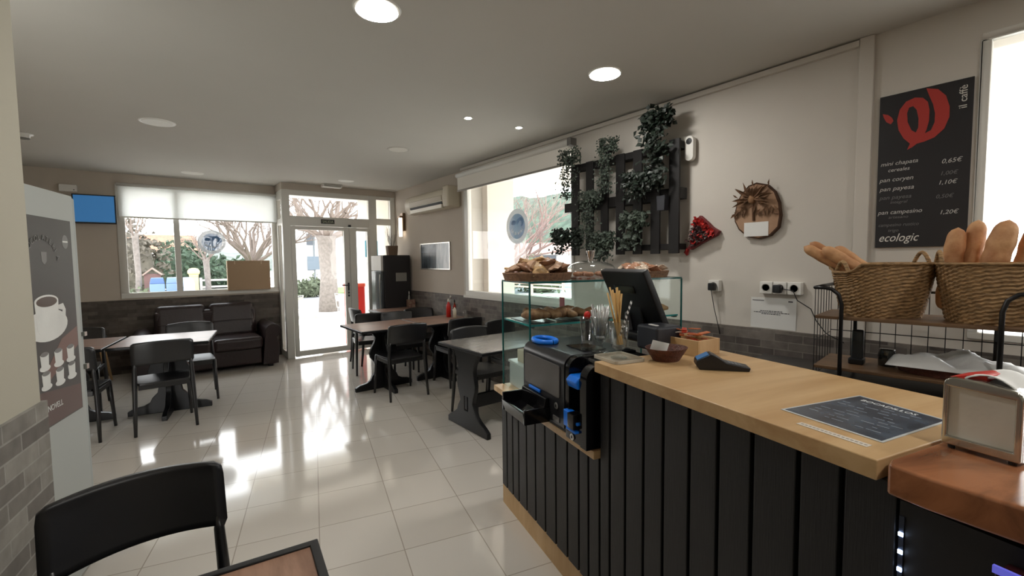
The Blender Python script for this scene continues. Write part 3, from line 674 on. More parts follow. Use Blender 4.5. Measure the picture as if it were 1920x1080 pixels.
# blackboard
t = thing('menu_board', 'black price board with red swirl logo and chalk prices on the right wall', 'board', (XR-.001, .758, 1.55), RR)
MB().bx(.0, .369, -.012, 0, 0, .832).build('panel', mat('board_black', (30, 28, 31), .55), t)
logo = [(0.192, 2.376), (0.238, 2.358), (0.269, 2.317), (0.284, 2.26), (0.285, 2.206), (0.268, 2.152), (0.232, 2.115), (0.191, 2.101), (0.163, 2.097), (0.145, 2.082), (0.124, 2.072), (0.135, 2.103), (0.107, 2.137), (0.085, 2.185), (0.077, 2.239), (0.087, 2.294), (0.112, 2.33), (0.148, 2.341), (0.18, 2.331), (0.2, 2.305), (0.208, 2.262), (0.208, 2.207), (0.2, 2.163), (0.193, 2.144), (0.217, 2.155), (0.23, 2.193), (0.23, 2.238), (0.221, 2.286), (0.204, 2.336)]
hole = [(0.142, 2.298), (0.157, 2.275), (0.166, 2.227), (0.166, 2.18), (0.157, 2.156), (0.139, 2.173), (0.122, 2.219), (0.118, 2.267), (0.126, 2.295)]
drop = [(0.014, 2.289), (0.038, 2.278), (0.054, 2.26), (0.062, 2.241), (0.051, 2.225), (0.031, 2.241), (0.019, 2.268)]
sh = lambda l: [(a, z-1.55) for a, z in l]
b = MB().prism([sh(logo), sh(hole)], -.0135, -.012); b.prism(sh(drop), -.0135, -.012); b.build('logo', mat('logo_red', (176, 52, 44), .6), t)
FNT = CHALK; GCH = mat('faint_chalk', (120, 118, 118), .9)
for s_, x, z, sz, m, k in [('mini chapata', .012, 2.0, .030, FNT, 1.05), ('cereales', .045, 1.965, .028, FNT, 1), ('pan coryen', .010, 1.912, .032, FNT, 1), ('pan payesa', .012, 1.862, .032, FNT, 1.05), ('pan payesa', .012, 1.815, .030, GCH, 1.05), ('integral', .06, 1.79, .022, GCH, 1.1),
                         ('pan campesino', .008, 1.733, .032, FNT, .98), ('artesano', .055, 1.708, .022, GCH, 1.1), ('campesino rustico', .012, 1.665, .026, GCH, .9), ('trigo', .055, 1.635, .024, GCH, 1),
                         ('0,65€', .262, 1.975, .032, FNT, 1), ('1,00€', .258, 1.915, .028, GCH, 1), ('1,10€', .252, 1.868, .030, FNT, 1), ('0,50€', .246, 1.798, .028, GCH, 1), ('1,20€', .262, 1.715, .030, FNT, 1)]:
    text(s_, 'chalk_writing', sz, m, t, (x, -.0128, z-1.55), shear=.25, sx=k)
text('ecologic', 'printed_word', .062, mat('print_white', (225, 222, 215), .6), t, (.014, -.0128, 1.582-1.55), shear=.35, sx=.82)
text('il caffè', 'printed_word', .043, mat('print_white2', (215, 212, 205), .6), t, (.347, -.0128, 2.235-1.55), rot=(pi/2, -pi/2, 0), sx=1.05)
# sockets
def socket(n, y0, label, z=1.30, plug=None):
    t = thing('wall_socket', label, 'socket', (XR, y0, z), RR, 'power sockets on the right wall'); s = .085
    for i in range(n):
        c = i*s
        MB().bx(c-.04, c+.04, -.045, 0, -.04, .04).build('box', PLASTIC, t, bevel=.004)
        MB().lathe([(.022, 0), (.026, .004), (.026, 0)], 20, Matrix.Translation((c, -.045, 0)) @ Matrix.Rotation(pi/2, 4, 'X')).build('outlet', mat('outlet_grey', (186, 184, 178), .5), t)
    return t
socket(1, 1.685, 'single white surface socket below the bouquet'); socket(3, 1.325, 'row of three white surface sockets above the paper notice')
CAB = mat('black_cable', (26, 26, 28), .5)
def plug(label, y, z, pts):
    t = thing('power_plug', label, 'plug', (XR-.05, y, z), RR); MB().bx(-.025, .025, -.035, -.001, -.028, .025).build('plug_body', BLACK, t, bevel=.006)
    MB().tube(pts, .003, 6).build('cable', CAB, t, smooth=True)
plug('black plug with thin hanging cable in the single socket', 1.685, 1.295, [(0, -.03, -.025), (0, -.01, -.08), (.01, .0, -.16), (.03, .02, -.28), (.04, .03, -.35)])
plug('flat black plug in the middle outlet with cable running to the rack', 1.245, 1.298, [(.02, -.02, 0), (.09, -.01, -.01), (.12, -.02, -.07), (.19, 0, -.12), (.22, 0, -.19), (.28, -.02, -.26), (.38, -.05, -.30)])
# paper notice
t = thing('paper_notice', 'white paper notice with three printed lines taped under the sockets', 'notice', (XR-.002, 1.436, 1.022), RR)
MB().bx(0, .283, -.0012, 0, 0, .208).build('sheet', PAPER, t)
b = MB(); b.bx(.01, .085, -.0018, -.0012, .186, .191); b.bx(.235, .262, -.0018, -.0012, .184, .192)
for z, a, c in [(.118, .06, .20), (.108, .02, .245), (.098, .07, .19)]:
    x = a; rnd = random.Random(int(z*1000))
    while x < c:
        ww = rnd.uniform(.006, .02); b.bx(x, min(x+ww, c), -.0018, -.0012, z-.0025, z+.0025); x += ww+.003
b.build('printed_lines', TEAL, t)

# ================================================================== BACK WALL
t = thing('television', 'small flat television with blue screen in the back left corner', 'television', (-.65, YB-.17, 2.225), radians(-4))
MB().bx(-.21, .215, -.02, .02, -.185, .19).build('casing', BLACK, t, bevel=.006)
MB().bx(-.195, .20, -.0215, -.02, -.165, .175).build('screen', emis('screen_blue', (60, 122, 180), .3), t)
MB().tube([(0, .02, 0), (0, .17, .02)], .02).build('wall_bracket', BLACK, t)
t = thing('router_box', 'white junction box on the wall above the television', 'box', (-.90, YB, 2.50))
MB().bx(-.085, .085, -.06, 0, -.05, .04).build('box_body', PLASTIC, t, bevel=.006); MB().bx(.05, .062, -.061, -.06, -.03, -.02).build('led', BLACK, t)

# ---- sofa
t = thing('leather_sofa', 'dark brown two-seat leather sofa with rolled arms under the left window', 'sofa', (.50, 7.62, 0))
MB().bx(-.60, .60, -.30, .42, .06, .30).build('base', LEATHER, t, bevel=.03, seg=3)
for sx in (-1, 1):
    c0, c1 = (-.61, -.005) if sx < 0 else (.005, .61)
    MB().bx(c0, c1, -.36, .30, .28, .46).build('seat_cushion', LEATHER, t, bevel=.055, seg=5)
    Mx = Matrix.Translation((0, .30, .42)) @ Matrix.Rotation(radians(-12), 4, 'X')
    MB().bx(c0+.01, c1-.01, -.10, .10, -.02, .50, Mx).build('back_cushion', LEATHER, t, bevel=.07, seg=5)
    MB().tube([(c0+.04, .185, .665), ((c0+c1)/2, .178, .675), (c1-.04, .185, .665)], .004, 6).build('seam', mat('seam_dark', (60, 46, 46), .3), t)
    a = [(.60, .04), (.80, .04), (.82, .30), (.79, .42)] + arc(.745, .515, .105, -30, 200, 12) + [(.63, .40)]
    a = [(sx*x, z) for x, z in a]
    MB().prism(a, -.34, .42).build('arm', LEATHER, t, bevel=.025, seg=3)
    for y in (-.28, .36): MB().bx(sx*.70-.03, sx*.70+.03, y-.03, y+.03, 0, .05).build('foot', BLACK, t)
MB().bx(-.62, .62, .28, .46, .25, .84).build('back_frame', LEATHER, t, bevel=.05, seg=4)

# ================================================================== CHAIRS
def make_chair(loc, rz, label):
    t = thing('cafe_chair', label, 'chair', loc, rz, 'black wooden cafe chairs')
    # seat, slightly dished
    N = 8; vs = []; fs = []
    def hw(v): return .205 + .018*v
    for k, top in enumerate((1, 0)):
        for i in range(N+1):
            for j in range(N+1):
                u = i/N*2-1; v = j/N*2-1
                cr = 1 - .06*max(0, abs(u)-.7)*max(0, abs(v)-.7)*10
                vs.append((u*hw(v)*cr, v*.215*cr+.005, (.455 - .014*(1-u*u)*(1-v*v) - (.025*max(0, v-.8))) if top else .435))
    S = (N+1)**2
    for i in range(N):
        for j in range(N):
            a = i*(N+1)+j; fs.append((a, a+N+1, a+N+2, a+1)); fs.append((S+a, S+a+1, S+a+N+2, S+a+N+1))
    for i in range(N):
        for (a, c) in (((i)*(N+1), (i+1)*(N+1)), (i*(N+1)+N, (i+1)*(N+1)+N), (i, i+1), (N*(N+1)+i, N*(N+1)+i+1)):
            fs.append((a, c, S+c, S+a))
    MB().add(vs, fs).build('seat', CHAIRM, t, smooth=False, bevel=.004)
    fr = MB()
    fr.bx(-.195, .195, .17, .19, .395, .437); fr.bx(-.185, .185, -.19, -.17, .395, .437)
    fr.bx(-.213, -.195, -.19, .18, .395, .437); fr.bx(.195, .213, -.19, .18, .395, .437)
    fr.build('seat_frame', CHAIRM, t, bevel=.003)
    for sx in (-1, 1):
        MB().tube([(sx*.222, .225, 0), (sx*.212, .20, .25), (sx*.203, .185, .44)], [.0125, .016, .019], 8, ex=1.15).build('leg', CHAIRM, t, smooth=True)
        MB().tube([(sx*.222, -.235, 0), (sx*.214, -.205, .25), (sx*.208, -.19, .45), (sx*.202, -.200, .60), (sx*.200, -.207, .64)], [.0125, .017, .019, .016, .009], 8, ex=1.15).build('leg', CHAIRM, t, smooth=True)
    # curved backrest panel
    W_, N = .225, 14
    vs = []; fs = []
    outline = []
    rows = [.61, .63, .66, .72, .78, .805, .82]
    for side in (0, 1):
        for r_i, z in enumerate(rows):
            f = 1.0
            if r_i == 0: f = .955
            if r_i == len(rows)-1: f = .90
            if r_i == len(rows)-2: f = .985
            for j in range(N+1):
                u = (j/N*2-1)
                x = u*W_*f
                y = -.205 - (z-.61)*.18 - .045*(1-u*u) + .022*(1 if side else 0)
                zz = z + (.012*(1-u*u) if r_i >= len(rows)-2 else 0) + (.014*(1-u*u) if r_i < 2 else 0)
                vs.append((x, y, zz))
    R_ = len(rows); S = R_*(N+1)
    for r_i in range(R_-1):
        for j in range(N):
            a = r_i*(N+1)+j; fs.append((a, a+1, a+N+2, a+N+1)); fs.append((S+a, S+a+N+1, S+a+N+2, S+a+1))
    for j in range(N):
        fs.append((j, S+j, S+j+1, j+1)); a = (R_-1)*(N+1)+j; fs.append((a, a+1, S+a+1, S+a))
    for r_i in range(R_-1):
        a = r_i*(N+1); fs.append((a, a+N+1, S+a+N+1, S+a)); a += N; fs.append((a, S+a, S+a+N+1, a+N+1))
    MB().add(vs, fs).build('backrest', CHAIRM, t, smooth=True)
    return t
ch0 = make_chair((2.09, 4.77, 0), 0, 'black cafe chair at the near side of the long right table, left one')
for (x, y, deg, lab) in [
    (2.86, 4.80, -3, 'black cafe chair at the near side of the long right table, partly hidden, right one'),
    (2.45, 3.63, 180, 'black cafe chair behind the dark right table, left one nearest the aisle'),
    (3.02, 3.86, 176, 'black cafe chair behind the dark right table, wall-side one seen through the glass case'),
    (2.92, 5.76, 178, 'black cafe chair on the far side of the long right table near the sauce bottles'),
    (2.24, 6.08, -12, 'black cafe chair tucked at the near side of the small back table by the door'),
    (2.44, 6.62, -88, 'black cafe chair at the door side of the small back table, turned sideways'),
    (2.47, 5.50, 178, 'black cafe chair tucked behind the long right table, mostly hidden under it'),
    (-.035, 5.29, 3, 'black cafe chair at the near side of the left table, back to the camera'),
    (.22, 6.15, 178, 'black cafe chair between the left table and the sofa, facing the camera'),
    (-.66, 5.36, -9, 'black cafe chair at the left end table, half hidden by the advertising fridge'),
    (-.76, 6.40, 176, 'black cafe chair behind the left end table against the stone wall'),
    (-.065, 1.575, 186, 'large black chair back in the foreground at the bottom left table')]:
    dup(ch0, (x, y, 0), radians(deg), lab)

# ================================================================== TABLES
def baluster(hw_list): return [(h_, z) for h_, z in hw_list] + [(-h_, z) for h_, z in reversed(hw_list)]
PROF = baluster([(.35, .0), (.35, .045), (.30, .07), (.22, .085), (.17, .115), (.15, .16), (.105, .21), (.095, .26), (.12, .32), (.165, .38), (.175, .43), (.15, .50), (.115, .56), (.10, .61), (.13, .655), (.19, .69), (.22, .722)])
def table_top(w_, d, m, t, th=.028):
    MB().bx(-w_/2, w_/2, -d/2, d/2, .75-th, .7495).build('top_edge', BLACK, t, bevel=.006)
    MB().bx(-w_/2+.012, w_/2-.012, -d/2+.012, d/2-.012, .7496, .751).build('table_top', m, t)
def cross_table(x, y, w_, d, rz, label, m):
    t = thing('cafe_table', label, 'table', (x, y, 0), rz, 'cafe tables with carved black pedestals')
    table_top(w_, d, m, t)
    MB().prism([(a, z) for a, z in PROF], -.022, .022).build('pedestal_board', BLACK, t, bevel=.005)
    MB().prism([(a, z) for a, z in PROF], -.022, .022, ax='yz').build('pedestal_board', BLACK, t, bevel=.005)
    return t
cross_table(2.05, 5.155, .77, .75, 0, 'wood-topped cafe table, left half of the long right table by the aisle', TOPWOOD)
cross_table(2.825, 5.155, .77, .75, 0, 'wood-topped cafe table against the right wall, carrying the sauce bottles', TOPWOOD)
cross_table(2.93, 6.62, .76, .72, 0, 'small wood-topped table at the back beside the drinks fridge', TOPWOOD)
cross_table(.017, 5.74, .78, .80, radians(-10), 'left cafe table with bright window reflection in front of the sofa', TOPWOOD)
cross_table(-.765, 5.875, .76, .80, radians(-10), 'left end cafe table beside the advertising fridge', TOPWOOD)
# trestle table by the counter
t = thing('trestle_table', 'dark grey-topped table with carved end boards next to the glass case', 'table', (2.60, 3.36, 0), 0)
table_top(1.18, .74, TOPGREY, t)
P2 = baluster([(.325, .0), (.325, .05), (.27, .085), (.20, .12), (.16, .15), (.135, .20), (.10, .25), (.115, .30), (.145, .37), (.15, .42), (.135, .48), (.125, .54), (.14, .60), (.18, .66), (.22, .722)])
for x in (-.50, .50):
    bd_ = MB().prism([P2, [(-.03, .17), (-.03, .30), (.03, .30), (.03, .17)]], x-.02, x+.02, ax='yz').build('end_board', BLACK, t, bevel=.006)
MB().bx(-.52, .52, -.02, .02, .18, .30).build('stretcher', BLACK, t, bevel=.004)
# foreground table
t = thing('square_table', 'brown wood-topped table with raised black edge in the bottom left foreground', 'table', (-.14, .90, 0), radians(-6))
table_top(.80, .80, TOPFG, t, .03)
bb = MB().prism([[(-.40, -.40), (.40, -.40), (.40, .40), (-.40, .40)], [(-.378, -.378), (.378, -.378), (.378, .378), (-.378, .378)]], .748, .756, ax='xy').build('rim', BLACK, t, bevel=.003)
MB().prism(PROF, -.022, .022).build('pedestal_board', BLACK, t, bevel=.005)
MB().prism(PROF, -.022, .022, ax='yz').build('pedestal_board', BLACK, t, bevel=.005)
# stool with oak legs near the sofa
t = thing('wooden_stool', 'stool with splayed pale oak legs behind the left table', 'stool', (-.78, 7.6, 0))
for sx in (-1, 1):
    for sy in (-1, 1): MB().tube([(sx*.20, sy*.20, 0), (sx*.13, sy*.13, .58)], [.014, .02]).build('leg', PALEWOOD, t, smooth=True)
MB().lathe([(0, .575), (.19, .575), (.2, .59), (.2, .605), (.19, .615), (0, .615)], 24).build('seat', BLACK, t)

# ---- bottles on table
def bottle(x, y, z, m, capm, label, h=.2, r=.028, name='sauce_bottle'):
    t = thing(name, label, 'bottle', (x, y, z)); MB().lathe([(0, 0), (r, .0), (r, h*.55), (r*.85, h*.65), (r*.4, h*.78), (r*.35, h*.82)], 16).build('bottle_body', m, t, smooth=True)
    MB().lathe([(r*.45, h*.82), (r*.42, h*.92), (r*.12, h), (0, h)], 12).build('cap', capm, t, smooth=True); return t
bottle(3.02, 5.28, .751, REDP, mat('white_cap', (230, 225, 215), .4), 'red ketchup squeeze bottle on the long right table', .25, .032)
bottle(3.09, 5.24, .751, mat('vinegar_brown', (120, 60, 40), .1), BLACK, 'brown vinegar bottle with black cap behind the red one', .24, .024)
bottle(3.09, 5.34, .751, CLEAR, METAL, 'clear oil bottle with pourer beside the ketchup', .29, .026)
bottle(3.05, 5.17, .751, mat('mayo_white', (226, 220, 200), .3), REDP, 'white sauce bottle at the front of the sauce group', .17, .024)
t = thing('water_glass', 'empty clear tumbler on the long right table near the wall', 'glass', (3.12, 5.02, .751))
MB().lathe([(0, 0), (.028, 0), (.033, .11), (.031, .11), (.026, .006), (0, .006)], 20).build('tumbler', CLEAR, t, smooth=True)
t = thing('napkin_box', 'small printed napkin box on the back table next to the fridge', 'box', (3.22, 6.86, .751))
MB().bx(-.06, .06, -.04, .04, 0, .13).build('box_body', mat('box_print', (170, 150, 130), .5, c2=(120, 70, 60), nscale=25), t, bevel=.004)
bottle(3.255, 7.0, .751, mat('clearish', (170, 168, 160), .2), PLASTIC, 'slim pale bottle standing behind the napkin box', .26, .02)
# ---- dark drinks fridge in corner
t = thing('drinks_fridge', 'tall black drinks fridge in the corner beside the door, paper label on side', 'fridge', (3.05, 7.22, 0))
MB().bx(-.22, .24, -.22, .22, .04, 1.61).build('cabinet', mat('fridge_black', (36, 34, 36), .5), t, bevel=.012)
MB().bx(-.02, .17, -.2225, -.22, 1.18, 1.32).build('paper_label', mat('label_grey', (150, 148, 142), .7), t)
dd = MB().bx(-.265, -.225, -.21, .21, .10, 1.35).build('door', mat('door_glassy', (70, 76, 80), .1), t, bevel=.004)
MB().tube([(-.275, -.19, .5), (-.285, -.19, .6), (-.285, -.19, 1.2), (-.275, -.19, 1.3)], .008).build('handle', METAL, dd)
MB().bx(-.265, -.225, -.21, .21, 1.36, 1.60).build('sign_panel', PLASTIC, t, bevel=.004)
t = thing('flower_box', 'brown box with grey dried twigs on top of the drinks fridge', 'flower box', (3.06, 7.2, 1.61))
MB().prism([(-.075, 0), (.075, 0), (.09, .16), (-.09, .16)], -.05, .05).build('planter_box', mat('brown_box', (120, 98, 78), .7), t, bevel=.003)
b = MB(); rnd = random.Random(4)
for i in range(26):
    x = rnd.uniform(-.07, .07); b.tube([(x*.5, 0, .15), (x, rnd.uniform(-.03, .03), .25), (x*1.5+rnd.uniform(-.03, .03), 0, rnd.uniform(.3, .48))], .002, 4)
b.build('twigs', mat('grey_twigs', (150, 142, 134), .9), t)
t = thing('wall_lamp', 'lit narrow wall lantern in the corner above the drinks fridge', 'lamp', (XA-.05, 7.28, 2.05), RR)
MB().bx(-.05, .05, .0, .05, -.02, .28).build('backplate', mat('bronze', (120, 96, 70), .4, .6), t)
MB().bx(-.035, .035, -.04, 0, -.12, .20).build('shade', emis('lamp_warm', (255, 240, 215), 1.6), t, bevel=.006)
MB().bx(-.045, .045, -.05, .01, .20, .23).build('cap', mat('bronze2', (120, 96, 70), .4, .6), t)

# ---- advertising fridge (left)
FB = Vector((-.325, 3.04, 0))
t = thing('advertising_fridge', 'tall silver-grey cabinet with a coffee poster on its side beside the partition', 'cabinet', FB, pi/2-TA)
# local x = away (+s), local y = left (-t), visible side at y=0
MB().bx(-.62, 0, .0, .55, .03, 1.835).build('cabinet', mat('silver_grey_laminate', (172, 176, 172), .45), t, bevel=.006)
MB().bx(.0, .045, .008, .54, .05, 1.83).build('door', mat('door_grey', (158, 164, 162), .4), t, bevel=.01)
MB().bx(.015, .04, -.006, .008, .985, 1.01).build('hinge', METAL, t); MB().bx(.015, .04, -.006, .008, 1.15, 1.17).build('hinge', METAL, t)
GP = mat('poster_charcoal', (74, 72, 70), .4, noise=.15, nscale=4)
PW = mat('poster_white', (226, 227, 223), .4, noise=.08, nscale=8); PG = mat('poster_grey', (120, 120, 118), .4)
po = MB().bx(-.57, -.045, -.002, 0, .81, 1.71).build('poster', GP, t)
def flat(l, d, m, n): return MB().prism(l, -.002-d, -.0018, ax='xz').build(n, m, po)
ell = lambda cx, cz, rx, rz, n=28, a0=0, a1=360: [(cx+rx*cos(radians(a0+(a1-a0)*i/n)), cz+rz*sin(radians(a0+(a1-a0)*i/n))) for i in range(n)]
flat([(-.57, .81), (-.045, .81), (-.045, .95), (-.57, 1.02)][::-1] if False else [(-.57, .815), (-.05, .815), (-.05, .93), (-.57, .99)], .0003, mat('poster_brown', (96, 76, 70), .4), 'brown_band')
flat([(-.36, .99), (-.05, 1.12), (-.05, 1.21), (-.20, 1.17), (-.33, 1.06)], .0004, mat('poster_rust', (120, 92, 84), .4), 'wooden_spoon_image')
flat(ell(-.30, 1.245, .165, .070), .0006, PW, 'saucer_image')
flat([(-.395, 1.348), (-.205, 1.345), (-.215, 1.24)]+ell(-.31, 1.235, .075, .035, 10, 0, -180)+[(-.385, 1.24)], .0009, PW, 'cup_image')
flat([(-.207, 1.325), (-.165, 1.33), (-.145, 1.30), (-.15, 1.27), (-.18, 1.255), (-.208, 1.262), (-.207, 1.28), (-.18, 1.28), (-.172, 1.30), (-.207, 1.307)], .0010, PW, 'cup_handle_image')
flat(ell(-.30, 1.348, .095, .028), .0012, PW, 'cup_rim_image'); flat(ell(-.30, 1.346, .083, .022), .0014, mat('poster_coffee', (84, 70, 62), .4), 'coffee_image')
for cx, cz in [(-.349, 1.092), (-.236, 1.09), (-.127, 1.09), (-.346, 1.01), (-.234, 1.005), (-.126, 1.01)]:
    flat(ell(cx, cz-.025, .042, .014), .0006, PW, 'small_saucer_image'); flat([(cx-.034, cz+.034), (cx+.034, cz+.034), (cx+.028, cz-.025), (cx-.028, cz-.025)], .0009, PW, 'small_cup_image')
    flat(ell(cx, cz+.034, .031, .010), .0011, PG, 'small_coffee_image')
flat(ell(-.107, 1.61, .028, .032), .0006, PG, 'round_badge'); flat([(-.13, 1.607), (-.084, 1.607), (-.084, 1.614), (-.13, 1.614)], .0010, PW, 'badge_bar')
for i, c in enumerate('XOCOLATERIA'):
    a = radians(158-i*13.6); text(c, 'arched_letter', .034, PG, t, (-.298+cos(a)*.118-.008, -.0034, 1.505+sin(a)*.105), rot=(pi/2, -(a-pi/2), 0))
flat([(-.318, 1.56), (-.272, 1.56), (-.276, 1.52), (-.29, 1.508), (-.30, 1.508), (-.314, 1.52)], .0006, PG, 'cup_icon')
text('NOVELL', 'printed_name', .036, PW, t, (-.355, -.0034, .878), sx=.95)

# ================================================================== COUNTER
# root in the tile frame: local x=-s, local y=t
def ct(name, label, cat, s, tt, z, rz=0, group=None): return thing(name, label, cat, tf(s, tt, z), RF+rz, group)
t = thing('counter_base', 'black boarded counter front with pale wood plinth under the oak worktop', 'counter', tf(0, 0, 0), RF)
# body (high part s .50-1.47, low part s 1.47-2.52)
MB().bx(-1.47, 1.0, 1.06, 1.58, .0, 1.058).build('carcass', BLACKM, t)
MB().prism([(-2.56, 1.06), (-1.47, 1.06), (-1.47, 1.58), (-2.12, 1.58), (-2.12, 2.14), (-2.56, 2.14)], .0, .70, ax='xy').build('low_carcass', BLACKM, t)
MB().bx(-2.52, 1.0, 1.035, 1.06, 0, .15).build('plinth', PALEWOOD, t)
up = [1.47, 1.402, 1.308, 1.209, 1.114, 1.003, .898, .791, .67, .575, .47]
for a, c in zip(up[:-1], up[1:]):
    MB().bx(-a+.006, -c-.006, 1.022, 1.044, .13, 1.058).build('front_board', SLAT, t, bevel=.003)
MB().bx(-1.47, -.47, 1.044, 1.06, .13, 1.058).build('backing_panel', BLACKM, t)
lo = [2.50+.0, 2.42, 2.335, 2.252, 2.149, 2.043, 1.936, 1.828, 1.722, 1.625, 1.55, 1.47]
for a, c in zip(lo[:-1], lo[1:]):
    MB().bx(-a+.006, -c-.006, 1.022, 1.044, .13, .70).build('front_board', SLAT, t, bevel=.003)
MB().bx(-2.51, -1.47, 1.044, 1.06, .13, .70).build('backing_panel', BLACKM, t)
MB().bx(-.47, .9, 1.022, 1.06, .0, 1.03).build('dark_panel', BLACKM, t)
t = ct('oak_worktop', 'light oak worktop of the high counter beside the till', 'worktop', 0, 0, 1.058)
MB().bx(-1.473, -.50, 1.0, 1.61, 0, .042).build('worktop', OAK, t, bevel=.003)
t = ct('low_shelf_top', 'narrow light oak ledge of the low counter under the cash machine', 'worktop', 0, 0, .70)
MB().prism([(-2.56, .998), (-1.475, .998), (-1.475, 1.6), (-2.10, 1.6), (-2.10, 2.16), (-2.56, 2.16)], 0, .035, ax='xy').build('ledge', OAK, t, bevel=.003)
t = ct('walnut_worktop', 'reddish walnut slab worktop in the near right corner', 'worktop', 0, 0, 1.04)
o = MB().prism([(-.492, 1.03), (-.482, 1.0), (-.42, .998), (-.30, 1.012), (-.1, 1.0), (.2, 1.02), (.9, 1.0), (.9, 1.75), (-.50, 1.75)], 0, .061, ax='xy').build('slab', WALNUT, t, bevel=.008, seg=3)
# LED strip
t = ct('led_strip', 'vertical strip of small white LED lights on the dark counter front', 'led strip', .465, 1.022, .0)
MB().bx(-.004, .004, -.003, 0, .1, 1.0).build('tape', mat('led_tape', (40, 46, 60), .4), t)
LED = emis('led_white', (190, 215, 255), 12)
z = .12
while z < 1.0:
    MB().bx(-.0035, .0035, -.0055, -.003, z-.0035, z+.0035).build('led', LED, t); z += .0352
t = ct('chest_display', 'dark red refrigerated display with blue light edge at the bottom right corner', 'display', .20, 1.0, .0)
MB().bx(-.12, .5, -.03, .02, .25, 1.0).build('panel', mat('dark_red_gloss', (52, 22, 26), .25), t, bevel=.004)
MB().bx(-.12, .5, -.036, -.03, 1.0, 1.012).build('blue_edge', emis('blue_edge', (90, 90, 190), .5), t)

# ---- cash recycler
BM = mat('machine_black', (28, 29, 33), .3, noise=.1, nscale=40); GLOSS = mat('machine_gloss', (14, 14, 16), .12); DG = mat('machine_panel_grey', (96, 93, 91), .25)
t = ct('cash_machine', 'black cash recycling machine with bright blue coin ring and slots on the low counter', 'cash machine', 0, 0, .735)
def side(y0, y1, z0, z1, r): return [(y0, z0)]+[(y0+r-r*cos(radians(a)), z1-r+r*sin(radians(a))) for a in range(0, 91, 15)]+[(y1, z1), (y1, z0)]
MB().prism(side(.975, 1.33, .03, .352, .05), -2.075, -1.665, ax='yz').build('coin_unit', BM, t, bevel=.004)
MB().prism(side(.975, 1.33, .03, .352, .055), -1.655, -1.625, ax='yz').build('side_rib', GLOSS, t, bevel=.006)
MB().prism(side(1.055, 1.33, .03, .345, .02), -1.626, -1.535, ax='yz').build('note_recess', GLOSS, t, bevel=.003)
MB().prism(side(.972, 1.33, .0, .34, .055), -1.535, -1.488, ax='yz').build('note_unit', GLOSS, t, bevel=.006)
MB().bx(-1.655, -1.49, .975, 1.06, .0, .075).build('note_base', GLOSS, t, bevel=.006)
MB().prism(rrect(-2.05, -1.70, .155, .30, .012), .970, .976).build('screen', DG, t)
rg = MB(); n_ = 32
pts = [(-2.0+.078*cos(2*pi*i/n_)*(1), 1.06+.05*sin(2*pi*i/n_), .362) for i in range(n_+1)]
rg.tube(pts, [.013]*(n_+1), 8, cap=False); rg.build('coin_ring', BLUE, t, smooth=True)
MB().lathe([(0, .354), (1, .354)], 24, Matrix.Translation((-2.0, 1.06, 0)) @ Matrix.Diagonal((.07, .044, 1, 1))).build('coin_funnel', GLOSS, t)
MB().bx(-1.86, -1.70, 1.10, 1.22, .3535, .356).build('top_hatch', GLOSS, t, bevel=.001)
# coin tray
tr = MB().prism([(.85, .02), (.975, .02), (.975, .13), (.955, .13), (.94, .06), (.885, .045), (.858, .075), (.84, .075)], -2.05, -1.80, ax='yz').build('coin_tray', GLOSS, t, bevel=.004)
MB().bx(-2.055, -2.04, .845, .975, .02, .11).build('tray_side', GLOSS, tr, bevel=.003); MB().bx(-1.81, -1.795, .845, .975, .02, .09).build('tray_side', GLOSS, tr, bevel=.003)
MB().bx(-2.0, -1.88, .966, .976, .132, .147).build('blue_light', BLUE, t, bevel=.003)
MB().prism([(.965, .235), (1.06, .235), (1.06, .285), (.975, .285), (.955, .265)], -1.62, -1.54, ax='yz').build('note_inlet', BLUE, t, bevel=.006)
b = MB(); b.bx(-1.65, -1.54, .962, 1.0, .085, .098); b.bx(-1.62, -1.545, .955, .99, .05, .062); b.bx(-1.645, -1.60, .958, .99, .06, .13); b.build('note_outlet', BLUE, t, bevel=.004)
MB().bx(-1.60, -1.55, .95, 1.0, .066, .13).build('outlet_cover', GLOSS, t, bevel=.004)
for x, z in ((-1.73, .115), (-1.595, .022)):
    MB().lathe([(0, .003), (.014, .003), (.015, 0)], 20, Matrix.Translation((x, .972, z)) @ Matrix.Rotation(pi/2, 4, 'X')).build('lock', METAL, t)
    MB().bx(x-.002, x+.002, .967, .969, z-.006, z+.006).build('keyhole', BLACK, t)
MB().bx(-1.76, -1.705, .971, .976, .045, .065).build('nameplate', mat('nameplate', (110, 108, 106), .3), t)
MB().bx(-2.06, -1.50, 1.0, 1.32, 0, .03).build('foot_plinth', BLACKM, t)

# ---- glass showcase
t = ct('glass_showcase', 'glass pastry display case with teal edges at the end of the counter', 'display case', 0, 0, .735)
S0, S1, T0, T1, ZT = 2.17, 2.55, 1.06, 2.13, .64
panes = MB(); e = .006
MB().bx(-S1, -S0, T0, T0+e, 0, ZT).build('front_pane', CASEGLASS, t)
MB().bx(-S0-e, -S0, T0, T1, 0.30, ZT).build('near_pane', CASEGLASS, t)
MB().bx(-S1, -S1+e, T0, T1, 0, ZT).build('far_pane', CASEGLASS, t)
MB().bx(-S1, -S0, T0, T1, ZT, ZT+.008).build('top_pane', CASEGLASS, t)
MB().bx(-S1+.01, -S0-.01, T0+.01, T1-.02, .405, .413).build('shelf', CASEGLASS, t)
ed = MB(); q = .004
for s_ in (S0, S1):
    for t_ in (T0, T1): ed.bx(-s_-q, -s_+q, t_-q, t_+q, 0, ZT)
    ed.bx(-s_-q, -s_+q, T0, T1, ZT-.002, ZT+.009)
for t_ in (T0, T1): ed.bx(-S1, -S0, t_-q, t_+q, ZT-.002, ZT+.009)
ed.build('glass_edges', EDGEGLASS, t)
